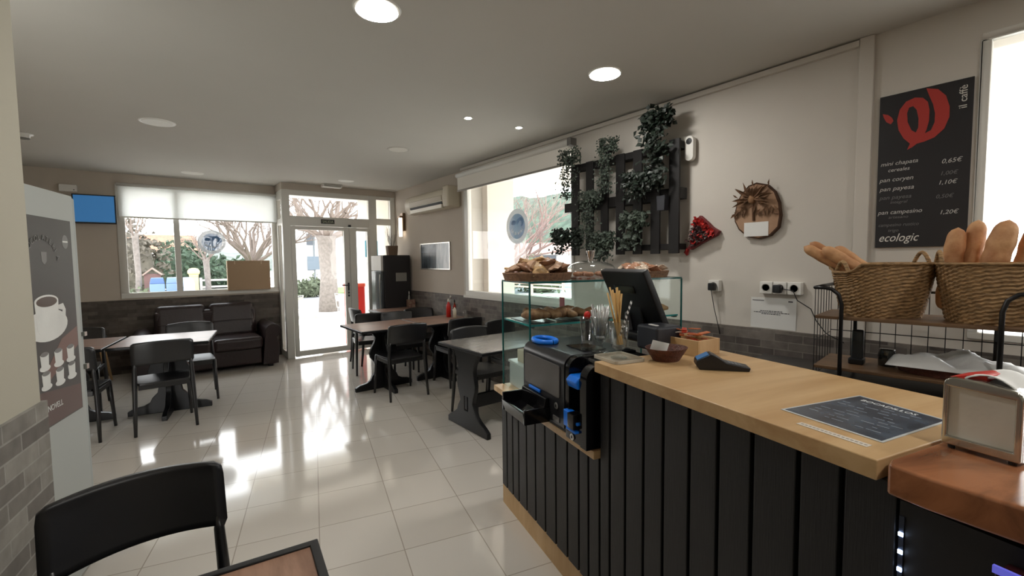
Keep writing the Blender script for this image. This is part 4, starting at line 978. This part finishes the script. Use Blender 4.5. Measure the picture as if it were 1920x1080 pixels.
ed = MB(); ed.bx(-S0-.012, -S0-.008, T0+.01, T1-.02, .403, .4135); ed.bx(-S1+.01, -S0-.01, T0+.008, T0+.012, .403, .4135); ed.build('shelf_edges', mat('glass_edge_bright', (70, 160, 160), .1), t)
for x in (-S0-.02, -S1+.02):
    for y in (T0+.02, T1-.04): MB().bx(x-.012, x+.012, y-.012, y+.012, .395, .405).build('shelf_clip', CHROME, t)
# contents: trays, pastries, boxes
zsh = .735+.413
t = ct('metal_tray', 'steel serving tray on the glass shelf of the case, left end', 'tray', 2.36, 1.17, zsh+.001)
MB().prism(rrect(-.15, .15, -.08, .08, .02), 0, .004, ax='xy').build('tray_plate', mat('tray_dark', (60, 60, 64), .3, .6), t)
t = ct('metal_tray', 'dark serving tray with glazed pastries on the glass shelf of the case', 'tray', 2.36, 1.47, zsh+.001)
MB().prism(rrect(-.16, .16, -.17, .17, .02), 0, .004, ax='xy').build('tray_plate', mat('tray_dark2', (50, 50, 54), .3, .6), t)
rnd = random.Random(21)
def croissant(x, y, s_, tt, z, rz, label, m=PASTRY, L=.07, r=.026):
    o = MB(); o.tube([(-L, .02, 0), (-L*.6, -.005, .004), (0, -.015, .008), (L*.6, -.005, .004), (L, .02, 0)], [r*.35, r*.8, r, r*.8, r*.35], 10)
    k = o.build('pastry', m, None, smooth=True); k.location = tf(s_, tt, z+r); k.rotation_euler = (0, 0, RF+rz); return tag(k, label, 'pastry', 'pastries in the glass case')
lab_p = ['long brown pastry at the left front of the case', 'brown pastry lying behind the first one', 'darker glazed pastry on the case shelf, middle', 'flaky pastry piled against the middle one', 'pastry with white icing near the red tag', 'small sugared pastry at the right of the pile', 'iced bun behind the mug with the red spoon', 'round pastry at the back row left', 'brown bun at the back row middle', 'sugared bun at the back row right']
for i, lab in enumerate(lab_p):
    r_ = i % 2
    croissant(0, 0, 2.27+(.13 if i > 6 else 0)+.02*r_, 1.13+i*.062 if i < 7 else 1.18+(i-7)*.13, zsh+.006, rnd.uniform(-.5, .5)+pi/2*(i % 3 == 0), lab, L=.06, r=.03 if i > 3 else .034)
croissant(0, 0, 2.28, 2.05, zsh+.006, .3, 'single golden pastry at the right end of the glass shelf', CRUST, .05, .028)
t = ct('price_tag', 'small pink price tag standing behind the pastries', 'tag', 2.48, 1.44, zsh)
MB().bx(-.03, .03, -.001, .001, .05, .115).build('card', mat('pink_card', (200, 96, 104), .5), t); MB().tube([(0, .003, 0), (0, .003, .06)], .002).build('stick', METAL, t)
t = ct('plastic_container', 'clear plastic tub stacked at the bottom left of the glass case', 'container', 2.40, 1.16, .737)
MB().bx(-.13, .13, -.07, .13, 0, .14).build('tub', film('frosted', (200, 204, 204), .75), t, bevel=.01); MB().bx(-.135, .135, -.075, .135, .14, .155).build('tub_lid', film('frosted_lid', (216, 218, 216), .85), t, bevel=.004)
t = ct('paper_carton', 'beige carton on top of the clear tub inside the glass case', 'carton', 2.37, 1.16, .893)
MB().bx(-.08, .09, -.05, .08, 0, .075).build('carton_body', mat('beige_carton', (196, 180, 156), .7), t, bevel=.004)
# on top of showcase
zt = .735+ZT+.009
def oval_basket(name, label, s_, tt, z, rx, ry, h_, m, flare=1.12):
    t = ct(name, label, 'basket', s_, tt, z)
    P = []
    for k in range(11):
        f = k/10; P.append((1*(1-f)+flare*f + (.012 if k % 2 else 0), h_*f))
    MB().lathe([(0, .002)]+P+[(flare-.04, h_), (.94, .012), (0, .010)], 36, Matrix.Diagonal((rx, ry, 1, 1))).build('wicker_bowl', m, t, smooth=False)
    return t
def packs(label_fn, n, s_, tt, z, rx, ry, m_fn, name, cat, group, size=(.07, .04, .022), seed=1, stackh=.05):
    rnd = random.Random(seed)
    for i in range(n):
        a = 2*pi*i/n*2.4; r_ = .78*((i+.6)/n)**.5
        px, py = cos(a)*r_*rx, sin(a)*r_*ry
        b = MB(); L, W_, H_ = size
        N = 6
        vs = []; fs = []
        for ii in range(N+1):
            for jj in range(5):
                u = ii/N*2-1; v = jj/4*2-1
                vs.append((u*L, v*W_*(.86+.14*abs(u)+rnd.uniform(-.1, .1)), H_*(1-u**4)*(1-v*v)+rnd.uniform(-.35, .35)*H_+ .004))
        for ii in range(N+1):
            for jj in range(5):
                u = ii/N*2-1; v = jj/4*2-1; vs.append((u*L, v*W_*(.86+.14*abs(u)), -H_*.5*(1-u**4)*(1-v*v)))
        S_ = (N+1)*5
        for ii in range(N):
            for jj in range(4):
                q = ii*5+jj; fs.append((q, q+5, q+6, q+1)); fs.append((S_+q, S_+q+1, S_+q+6, S_+q+5))
            fs.append((ii*5, S_+ii*5, S_+ii*5+5, ii*5+5)); fs.append((ii*5+4, ii*5+9, S_+ii*5+9, S_+ii*5+4))
        for jj in range(4): fs.append((jj, jj+1, S_+jj+1, S_+jj)); q = N*5+jj; fs.append((q, S_+q, S_+q+1, q+1))
        o = b.add(vs, fs).build(name, m_fn(i), None)
        p = tf(s_, tt, z) + Vector((0, 0, stackh*(1-r_*.9)+rnd.uniform(0, .012)))
        Rz = Matrix.Rotation(RF, 4, 'Z'); off = Rz @ Vector((px, py, 0)); o.location = p+off
        o.rotation_euler = (rnd.uniform(-.5, .5), rnd.uniform(-.5, .5), rnd.uniform(0, 6.3))
        tag(o, label_fn(i), cat, group)
oval_basket('bread_basket', 'oval brown basket heaped with paper-wrapped snacks at the left on the glass case', 2.36, 1.205, zt, .17, .195, .045, WICKERM, 1.08)
PK = [mat('snack_foil_gold', (200, 164, 118), .35, noise=.35, nscale=30, bump=.5, bscale=40), mat('snack_kraft', (196, 158, 128), .5, noise=.4, nscale=25, bump=.5, bscale=40), mat('snack_clear_brown', (168, 124, 96), .25, noise=.5, nscale=20, bump=.5, bscale=40)]
packs(lambda i: ['gold-wrapped', 'kraft-wrapped', 'brown-wrapped'][i % 3]+' snack packet heaped in the left basket', 26, 2.36, 1.205, zt+.03, .17, .19, lambda i: PK[i % 3], 'snack_packet', 'packet', 'wrapped snacks in the left basket', (.065, .045, .026), 3, .075)
oval_basket('bread_basket', 'oval brown basket of clear-wrapped pastries at the right on the glass case', 2.36, 1.955, zt, .15, .185, .04, WICKERM, 1.08)
PK2 = [mat('cello_pastry', (226, 206, 184), .2, noise=.35, nscale=40, bump=.5, bscale=60), mat('cello_pastry2', (190, 140, 110), .2, noise=.35, nscale=40, bump=.5, bscale=60)]
packs(lambda i: ['pale', 'brown'][i % 2]+' cellophane-wrapped pastry in the right basket', 20, 2.36, 1.955, zt+.025, .15, .18, lambda i: PK2[i % 2], 'wrapped_pastry', 'pastry', 'wrapped pastries in the right basket', (.045, .03, .018), 5, .05)
t = ct('glass_cloche', 'clear glass cake dome with knob in the middle of the glass case top', 'cloche', 2.36, 1.575, zt)
R_ = .155
MB().lathe([(R_, .012), (R_, .05)]+[(R_*cos(radians(a)), .05+.062*sin(radians(a))) for a in range(8, 88, 8)]+[(.012, .113)], 36).build('dome', glass('dome_glass', (.9, .92, .92), extra=.10), t, smooth=True)
MB().lathe([(.013, .112), (.014, .12), (.027, .168), (.028, .172), (0, .172)], 20).build('knob', CHROME, t, smooth=True)
MB().lathe([(0, 0), (R_*1.04, 0), (R_*1.06, .012), (0, .012)], 36).build('plate', mat('plate_speckled', (206, 200, 190), .3, c2=(150, 90, 70), nscale=50), t)
for i in range(5):
    a = i*1.25; o = MB().sphere((0, 0, 0), (.035, .03, .016), 12, 8).build('cookie', PASTRY, None, smooth=True); p = tf(2.36, 1.575, zt+.028); o.location = p+Vector((cos(a)*.08, sin(a)*.08, 0))
    tag(o, 'small brown cookie under the glass dome', 'cookie', 'cookies under the glass dome')

# ---- till
t = ct('pos_terminal', 'black till monitor seen from behind, leaning back on its stand', 'till', 1.775, 1.46, 1.10)
Mx = Matrix.Translation((0, -.02, .20)) @ Matrix.Rotation(radians(26), 4, 'X')
MB().bx(-.165, .165, -.018, .018, -.125, .165, Mx).build('monitor', BLACK, t, bevel=.006)
MB().bx(-.09, .06, -.023, -.018, .05, .09, Mx).build('rear_vent', GLOSS, t, bevel=.002)
MB().bx(-.10, .10, -.05, .14, .0, .045).build('base', BLACK, t, bevel=.012)
MB().prism([(.0, .04), (.10, .04), (.03, .20), (-.03, .20)], -.05, .05, ax='yz').build('stand', BLACK, t, bevel=.008)
MB().bx(-.055, -.035, -.04, .06, .04, .14).build('cable_cover', mat('grey_part', (90, 90, 92), .4), t, bevel=.01)
t = ct('receipt_printer', 'small dark box-shaped receipt printer beside the till monitor', 'printer', 1.545, 1.375, 1.10)
MB().bx(-.075, .06, -.05, .09, 0, .108).build('housing', mat('printer_slate', (44, 47, 54), .45), t, bevel=.012, seg=3)
MB().bx(-.03, .02, -.02, -.005, .108, .111).build('receipt', PAPER, t)
# ---- glasses with spoons and straws
def vase(name, label, s_, tt, z, prof, m=CLEAR, cat='glass'):
    t = ct(name, label, cat, s_, tt, z); MB().lathe(prof, 24).build('glass_bowl', m, t, smooth=True); return t
def handle(t, x, z, r): MB().tube([(x+r*cos(radians(a))*.8, 0, z+r*sin(radians(a))) for a in range(90, 271, 18)] if x < 0 else [(x+r*cos(radians(a)), 0, z+r*sin(radians(a))) for a in range(-90, 91, 18)], .005, 6).build('handle', CLEAR, t, smooth=True)
gl = [(0, 0), (.036, 0), (.036, .004), (.012, .012), (.010, .04), (.026, .055), (.036, .09), (.042, .16), (.0405, .16), (.034, .09), (.022, .058), (0, .052)]
vase('spoon_glass', 'stemmed clear glass filled with long steel spoons on top of the cash machine', 1.655, 1.155, 1.088, gl)
rnd = random.Random(12)
SPM = mat('spoon_steel', (205, 205, 204), .3, .75)
for i in range(20):
    a = 2*pi*i/20; r_ = .012+.018*(i % 2); o = MB()
    p0 = Vector((cos(a)*r_*.4, sin(a)*r_*.4, .066)); p1 = Vector((cos(a)*(.036+.02*rnd.random()), sin(a)*.035, .20+rnd.uniform(-.015, .015)))
    o.tube([p0, (p0+p1)/2, p1], [.003, .003, .0042], 6, ex=.8); o.sphere(p0, (.008, .006, .010), 8, 6)
    k = o.build('long_spoon', SPM, None, smooth=True); k.location = tf(1.655, 1.155, 1.088); k.rotation_euler = (0, 0, RF)
    tag(k, 'long steel spoon standing in the stemmed glass on the cash machine', 'spoon', 'steel spoons in the stemmed glass')
t = vase('glass_mug', 'clear glass mug with handle holding a red and black stirrer behind the spoons', 1.83, 1.20, 1.088, [(0, 0), (.028, 0), (.030, .012), (.026, .02), (.034, .14), (.0325, .14), (.024, .022), (0, .018)])
handle(t, -.030, .085, .028)
o = MB().tube([(.0, 0, .024), (.004, .0, .12)], .011, 10).build('stirrer_bundle', BLACK); o.location = tf(1.83, 1.20, 1.088); o.rotation_euler = (0, 0, RF); tag(o, 'dark bundle of sugar sticks standing in the clear mug', 'sticks')
o = MB().sphere((.004, 0, .145), (.017, .017, .02)).build('red_stopper', REDP, smooth=True); o.location = tf(1.83, 1.20, 1.088); o.rotation_euler = (0, 0, RF); tag(o, 'red round top of the stirrer bundle in the clear mug', 'stopper')
t = vase('irish_coffee_glass', 'footed glass mug filled with straws at the front corner of the oak worktop', 1.475, 1.12, 1.102, [(0, 0), (.034, 0), (.034, .004), (.010, .012), (.010, .03), (.030, .045), (.038, .10), (.040, .15), (.0385, .15), (.036, .10), (.027, .048), (0, .042)])
handle(t, -.036, .085, .03)
STRAW = mat('straw_tan', (206, 164, 96), .5)
for i in range(10):
    x1 = -.064+i*.0075; z1 = .26+.012*(i % 3)
    o = MB().tube([(.018-.002*i, (i % 3-1)*.008, .056), (x1, (i % 2)*.02-.01, z1)], .0035, 8).build('paper_straw', STRAW, smooth=True)
    o.location = tf(1.475, 1.12, 1.102); o.rotation_euler = (0, 0, RF); tag(o, 'plain tan paper straw standing in the footed glass mug', 'straw', 'tan straws in the footed glass')
m, n, p = newmat('striped_straw_black_white')
wv = n.nodes.new('ShaderNodeTexWave'); wv.inputs['Scale'].default_value = 22; tcn = n.nodes.new('ShaderNodeTexCoord'); n.links.new(tcn.outputs['Object'], wv.inputs[0]); wv.bands_direction = 'DIAGONAL'
rpn = n.nodes.new('ShaderNodeValToRGB'); rpn.color_ramp.interpolation = 'CONSTANT'; rpn.color_ramp.elements[1].position = .5; rpn.color_ramp.elements[0].color = (.03, .03, .03, 1); rpn.color_ramp.elements[1].color = (.7, .7, .7, 1)
n.links.new(wv.outputs[0], rpn.inputs[0]); n.links.new(rpn.outputs[0], p.inputs['Base Color'])
o = MB().tube([(-.01, .0, .056), (.065, .01, .235)], .0038, 8).build('paper_straw', m, smooth=True); o.location = tf(1.475, 1.12, 1.102); o.rotation_euler = (0, 0, RF); tag(o, 'black and white striped straw leaning right in the footed glass mug', 'straw')
t = ct('saucer_tray', 'small clear plastic tray under the footed glass on the worktop corner', 'tray', 1.465, 1.12, 1.1)
MB().prism(rrect(-.075, .085, -.085, .06, .02), .0, .0018, ax='xy').build('tray_base', film('tray_clear', (200, 190, 170), .55), t); bb = MB().prism([rrect(-.075, .085, -.085, .06, .02), rrect(-.07, .08, -.08, .055, .018)], .0, .012, ax='xy').build('tray_rim', film('tray_clear2', (214, 206, 190), .6), t)
# ---- bowl, sachet, wooden box, terminal
t = oval_basket('wicker_bowl', 'dark reddish-brown woven bowl with a white sachet on the oak worktop', 1.365, 1.265, 1.10, .045, .052, .052, WICKERD, 1.65)
t = ct('sugar_sachet', 'white paper sachet leaning in the dark woven bowl', 'sachet', 1.372, 1.228, 1.135, .0)
MB().bx(-.045, .045, -.001, .001, 0, .042, Matrix.Rotation(radians(-22), 4, 'X')).build('paper', PAPER, t)
t = ct('wooden_box', 'pale open wooden box full of red sauce sachets behind the card terminal', 'box', 1.44, 1.475, 1.10, .12)
def boxpart(x0, x1, y0, y1, z0, z1, n): MB().bx(x0, x1, y0, y1, z0, z1).build(n, PALEWOOD, t, bevel=.002)
boxpart(-.075, .085, -.07, -.062, 0, .065, 'side'); boxpart(-.075, .085, .062, .07, 0, .065, 'side'); boxpart(-.075, -.067, -.062, .062, 0, .065, 'end'); boxpart(.077, .085, -.062, .062, 0, .065, 'end'); boxpart(-.067, .077, -.062, .062, 0, .006, 'bottom')
SR = [mat('sachet_red', (190, 60, 36), .3, noise=.3, nscale=60), mat('sachet_orange', (206, 110, 60), .3, noise=.3, nscale=60), mat('sachet_white', (226, 214, 200), .4)]
rnd = random.Random(31)
for i in range(24):
    mi = 2 if i % 6 == 0 else i % 2
    o = MB().bx(-.028, .028, -.010, .010, -.002, .002).build('sauce_sachet', SR[mi], bevel=.001)
    q = Matrix.Rotation(RF, 4, 'Z') @ Vector((rnd.uniform(-.04, .05), rnd.uniform(-.035, .035), 0)); o.location = tf(1.44, 1.475, 1.13+i*.0030)+q
    o.rotation_euler = (rnd.uniform(-.15, .15), rnd.uniform(-.15, .15), rnd.uniform(0, 3)); tag(o, ['red', 'orange', 'white'][mi]+' sauce sachet in the pale wooden box', 'sachet', 'sauce sachets in the wooden box')
t = ct('card_terminal', 'black card payment terminal with blue screen lying on the oak worktop', 'card terminal', 1.19, 1.31, 1.10, radians(52))
t.scale = (.82, .9, .95); MB().prism([(-.05, 0), (.15, 0), (.155, .014), (.06, .03), (.02, .052), (.002, .060), (-.008, .058), (-.062, .034), (-.064, .016)], -.038, .038).build('housing', mat('terminal_black', (24, 26, 32), .3), t, bevel=.007, seg=3)
Ms = Matrix.Translation((-.035, 0, .0468)) @ Matrix.Rotation(radians(-24), 4, 'Y')
MB().bx(-.026, .026, -.030, .030, .0, .002, Ms).build('screen', emis('terminal_blue', (30, 84, 130), .25), t)
b = MB(); Mk = Matrix.Translation((.098, 0, .0215)) @ Matrix.Rotation(radians(9.6), 4, 'Y')
for i in range(4):
    for j in range(3): b.bx(-.028+i*.014, -.019+i*.014, -.024+j*.017, -.012+j*.017, 0, .003, Mk)
b.build('keys', mat('keys_grey', (120, 124, 132), .4), t)
# ---- menu sheet
t = ct('menu_sheet', 'laminated blue-black menu sheet lying on the oak worktop', 'menu', .66, 1.26, 1.1005)
mc = [(-.78, 1.113), (-.763, 1.426), (-.549, 1.393), (-.543, 1.104)]
sh_ = lambda l, k=1: [((a+.66)*k, (y-1.26)*k) for a, y in l]
MB().prism(sh_(mc), 0, .0008, ax='xy').build('white_margin', mat('laminate_white', (200, 204, 204), .25), t)
MB().prism(sh_(mc, .95), .0008, .0012, ax='xy').build('dark_sheet', mat('slate_blue_print', (84, 95, 108), .2, c2=(54, 62, 72), nscale=12), t)
text('BOCADILLOS', 'menu_title', .020, PAPER, t, (.075, -.075, .0014), rot=(0, 0, pi/2), sx=1.05) if False else text('BOCADILLOS', 'menu_title', .022, PAPER, t, (-.075, .115, .0014), rot=(0, 0, radians(-5)), ext=.0002)
b = MB(); rnd = random.Random(2)
for i in range(9):
    x = -.09; y = .09-i*.024
    while x < .07:
        ww = rnd.uniform(.01, .03); 
        if rnd.random() < .6: b.bx(x, x+ww, y, y+.0022, .0012, .0015)
        x += ww+.006
b.build('menu_lines', mat('menu_ink', (150, 158, 166), .5), t)
t = ct('sticker_strip', 'narrow white printed strip on the worktop edge in front of the menu', 'strip', .62, 1.06, 1.1003)
MB().prism([(-.076, -.010), (.075, -.010), (.075, .010), (-.076, .010)], 0, .0006, ax='xy').build('paper', mat('strip_white', (214, 206, 194), .5), t)
b = MB()
for i in range(16): b.bx(-.07+i*.009, -.064+i*.009, -.002, .003, .0006, .0008)
b.build('tiny_print', mat('tiny_print', (150, 140, 130), .5), t)
# ---- napkin holder
t = ct('napkin_dispenser', 'chrome napkin dispenser with white napkins on the walnut worktop', 'napkin dispenser', .425, 1.205, 1.101, 0)
HS = [(-.058, .008), (.058, .008)] + [(.058, .125)] + [(.055, .137), (.048, .143), (.0, .151), (-.048, .148), (-.055, .143), (-.058, .135)]
inn = [(-.050, .026), (.048, .026), (.048, .126), (-.050, .130)]
STEEL = mat('polished_steel', (196, 194, 188), .16, 1)
MB().prism([HS, inn[::-1]], -.012, .0).build('front_frame', STEEL, t, bevel=.0025, seg=3)
MB().prism([(x, z) for x, z in HS], .0, .10).build('side_shell', CHROME, t, bevel=.004, seg=3) if False else None
MB().prism([HS, [(-.055, .012), (.055, .012), (.055, .133), (0, .146), (-.055, .139)]], .0, .10).build('side_shell', CHROME, t)
MB().prism(inn, -.004, -.003).build('front_napkin', mat('napkin_cream', (216, 213, 203), .8, noise=.06, nscale=12, bump=.4, bscale=10), t)
MB().bx(-.050, .050, .0, .098, .012, .132).build('napkin_stack', PAPER, t)
MB().prism([(-.058, .145), (-.02, .158), (.0, .158), (.0, .150)], .01, .09).build('red_flap', REDP, t, bevel=.001)
b = MB(); N = 8
for i in range(N):
    for j in range(N): pass
vs = []; fs = []
for i in range(N+1):
    for j in range(N+1):
        u = i/N; v = j/N; vs.append((-.03+u*.088, .0+v*.10, .150+.014*sin(u*2.8)-.020*u*u+.004*sin(v*7+u*4)))
for i in range(N):
    for j in range(N): a = i*(N+1)+j; fs.append((a, a+N+1, a+N+2, a+1))
o = b.add(vs, fs).build('napkin', PAPER, t, smooth=True); so = o.modifiers.new('s', 'SOLIDIFY'); so.thickness = .002
for x in (-.045, .045):
    for y in (.0, .09): MB().lathe([(.006, 0), (.006, .009)], 10, Matrix.Translation((x, y, 0))).build('foot', BLACK, t)

# ================================================================== BACK COUNTER, RACK, BASKETS
ra = radians(-6.5)
RO = Vector((2.477, .807, 0)); RZ = -pi/2 - ra     # local x = along the wall towards camera, local y = towards the wall
t = thing('back_counter', 'low black service counter behind the bar under the wire rack', 'counter', (RO.x, RO.y, 0), RZ)
MB().bx(-.35, 1.4, -.02, .50, 0, .87).build('carcass', BLACKM, t); MB().bx(-.37, 1.4, -.05, .52, .87, .90).build('top', mat('dark_laminate', (40, 36, 34), .4), t, bevel=.003)
BW = mat('black_wire', (16, 16, 18), .4)
t = thing('wire_rack', 'two-tier shelf rack with black tube frame and wire sides behind the counter', 'rack', (RO.x, RO.y, .90), RZ)
Z1, Z2, ZR, LN, DP = .32, .08, .455, .715, .36
MB().bx(0, LN, 0, DP, Z1-.014, Z1).build('shelf', SHELFW, t, bevel=.002); MB().bx(0, LN, 0, DP, Z2-.014, Z2).build('shelf', SHELFW, t, bevel=.002)
for s_, x in ((1, .105), (-1, LN-.105)):
    e_ = 0 if s_ == 1 else LN
    for y in (-.008, DP+.008):
        MB().tube([(x, y, 0), (x, y, ZR-.075), (x-s_*.012, y, ZR-.03), (x-s_*.04, y, ZR-.006), (x-s_*.07, y, ZR), (e_, y, ZR)], .0085 if y < 0 else .0085, 8).build('tube_post', BW, t, smooth=True)
    MB().tube([(e_, -.008, ZR), (e_, DP+.008, ZR)], .0085, 8).build('end_rail', BW, t, smooth=True)
    b = MB()
    for k in range(7): b.tube([(e_, .0+k*DP/6, .03), (e_, .0+k*DP/6, ZR)], .0018, 5)
    b.tube([(e_, 0, .03), (e_, DP, .03)], .0022, 5); b.tube([(e_, 0, .2), (e_, DP, .2)], .0018, 5); b.build('wire_side', BW, t)
b = MB()
for k in range(12): b.tube([(.03+k*(LN-.06)/11, DP, .03), (.03+k*(LN-.06)/11, DP, ZR if k % 3 == 0 else Z1)], .002, 5)
b.tube([(0, DP, .21), (LN, DP, .21)], .0024, 5); b.tube([(0, DP, .03), (LN, DP, .03)], .0024, 5); b.tube([(0, DP+.008, ZR-.03), (LN, DP+.008, ZR-.03)], .006, 8)
b.build('wire_back', BW, t)
def bread_basket(label, u, wv_, rz, lx, ly, h_, dip=0):
    Rz = Matrix.Rotation(RZ, 4, 'Z'); p = RO + Rz @ Vector((u, wv_, 0)); p.z = .90+Z1
    t = thing('bread_basket', label, 'basket', p, RZ+rz, 'tall woven bread baskets')
    rows, seg = 30, 72; vs = []; fs = []
    def sup(a, p_=3.2): c, s = cos(a), sin(a); return (abs(c)**(2/p_)*(1 if c > 0 else -1), abs(s)**(2/p_)*(1 if s > 0 else -1))
    for k in range(rows+1):
        f = k/rows; sc_ = .76+.24*f**.8
        for j in range(seg):
            a = 2*pi*j/seg; x, y = sup(a); wob = 1+.013*(1 if (k % 2) ^ ((j//2) % 2) else -1)
            endk = max(0, abs(cos(a))-.8)/.2
            zz = h_*f - (dip*endk*max(0, f-.6)/.4 if cos(a) < 0 else 0)
            vs.append((x*lx*sc_*wob, y*ly*sc_*wob, zz))
    for k in range(rows):
        for j in range(seg): fs.append((k*seg+j, k*seg+(j+1) % seg, (k+1)*seg+(j+1) % seg, (k+1)*seg+j))
    fs.append(tuple(range(seg))[::-1])
    o = MB().add(vs, fs).build('woven_body', WICKER, t, smooth=False); so = o.modifiers.new('s', 'SOLIDIFY'); so.thickness = .008; so.offset = -1
    rim = [tuple(vs[rows*seg+j % seg]) for j in range(seg+1)]
    MB().tube(rim, .007, 6, cap=False).build('rim', WICKER, t, smooth=True)
    for s_ in (-1, 1):
        zb = h_-(dip if s_ < 0 else 0)
        MB().tube([(s_*lx*.96, -.05+.1*q/8, zb-.01+.062*sin(pi*q/8)) for q in range(9)], .0085, 8).build('handle', WICKER, t, smooth=True)
    return t
bread_basket('woven bread basket at the left of the wire rack with baguettes leaning out', .225, .175, radians(42), .185, .15, .245, .04)
bread_basket('woven bread basket at the right of the wire rack with upright loaves', .585, .165, radians(14), .175, .14, .245)
def baguette(p0, p1, r, label, name='baguette', group='loaves in the left basket'):
    Rz = Matrix.Rotation(RZ, 4, 'Z'); a = Vector(p0); b_ = Vector(p1); d = b_-a; n_ = 33; L_ = d.length
    pts = [a+d*(i/(n_-1)) for i in range(n_)]; rs = []
    for i in range(n_):
        e_ = min(i, n_-1-i)/(n_-1)*L_/(r*1.9); rs.append(max(.0015, r*(math.sqrt(max(0, 1-(1-min(1, e_))**2)) if e_ < 1 else 1)*(1+.035*sin(i*1.1))))
    o = MB().tube(pts, rs, 12).build(name, CRUST, smooth=True); o.location = (RO.x, RO.y, .90+Z1); o.rotation_euler = (0, 0, RZ); return tag(o, label, 'bread', group)
baguette((.26, .16, .10), (-.085, .14, .335), .026, 'baguette leaning furthest left out of the left basket')
baguette((.27, .20, .12), (-.075, .21, .355), .024, 'thin baguette behind the furthest left one in the left basket')
baguette((.30, .13, .10), (.00, .115, .325), .030, 'thick baguette lying in front inside the handle of the left basket')
baguette((.30, .2, .10), (.035, .21, .33), .026, 'baguette behind the thick one in the left basket')
baguette((.44, .18, .04), (.475, .19, .40), .034, 'upright loaf at the left in the right basket', group='loaves in the right basket')
baguette((.50, .20, .04), (.535, .22, .43), .033, 'taller upright loaf second from the left in the right basket', group='loaves in the right basket')
baguette((.54, .12, .04), (.62, .13, .42), .042, 'broad upright loaf right of the bright gap in the right basket', group='loaves in the right basket')
baguette((.64, .18, .04), (.70, .18, .40), .036, 'loaf at the right frame edge in the right basket', group='loaves in the right basket')
# bottom shelf: phone, cup, plastic bag with flat basket
def rack_thing(name, label, cat, u, wv_, z, rz=0):
    p = RO + Matrix.Rotation(RZ, 4, 'Z') @ Vector((u, wv_, 0)); p.z = .90+z; return thing(name, label, cat, p, RZ+rz)
t = rack_thing('cordless_phone', 'black cordless phone in its cradle on the lower rack shelf', 'phone', .145, .16, Z2)
MB().bx(-.03, .03, -.035, .035, 0, .03).build('cradle', BLACK, t, bevel=.006); MB().bx(-.024, .024, -.012, .014, .02, .165, Matrix.Rotation(radians(-8), 4, 'X')).build('handset', mat('phone_black', (20, 22, 26), .3), t, bevel=.008); MB().bx(-.017, .017, -.0135, -.012, .11, .15, Matrix.Rotation(radians(-8), 4, 'X')).build('screen', mat('phone_screen', (44, 52, 60), .15), t)
t = rack_thing('glass_jar', 'dark glass jar next to the phone on the lower rack shelf', 'jar', .255, .20, Z2)
MB().lathe([(0, 0), (.034, 0), (.036, .05), (.030, .075), (.030, .08), (0, .08)], 20).build('jar_body', glass('smoky', (.3, .32, .32), extra=.05), t, smooth=True)
t = rack_thing('flat_basket', 'flat brown bread tray basket on the lower rack shelf', 'basket', .49, .17, Z2)
MB().lathe([(0, .002), (1, .0), (1.08, .035), (1.04, .035), (.96, .008), (0, .008)], 36, Matrix.Diagonal((.19, .13, 1, 1))).build('wicker_tray', WICKERD, t)
t = rack_thing('plastic_bag', 'crumpled translucent white plastic bag lying over the flat basket', 'bag', .49, .15, Z2+.036)
vs = []; fs = []; N = 26; rnd = random.Random(8); nz = [[rnd.uniform(-1, 1) for _ in range(N+1)] for _ in range(N+1)]
for i in range(N+1):
    for j in range(N+1):
        u = i/N*2-1; v = j/N*2-1; e_ = max(0, 1-(u*u)**1.5)*max(0, 1-(v*v)**1.5)
        vs.append((u*.225, v*.13, .002+.045*e_**.6*(1+.35*sin(u*5+v*3))+.006*nz[i][j]*e_+.014*sin(u*11+v*2)*e_))
for i in range(N):
    for j in range(N): a = i*(N+1)+j; fs.append((a, a+N+1, a+N+2, a+1))
MB().add(vs, fs).build('film', film('bag_film', (232, 232, 230), .8), t, smooth=True)
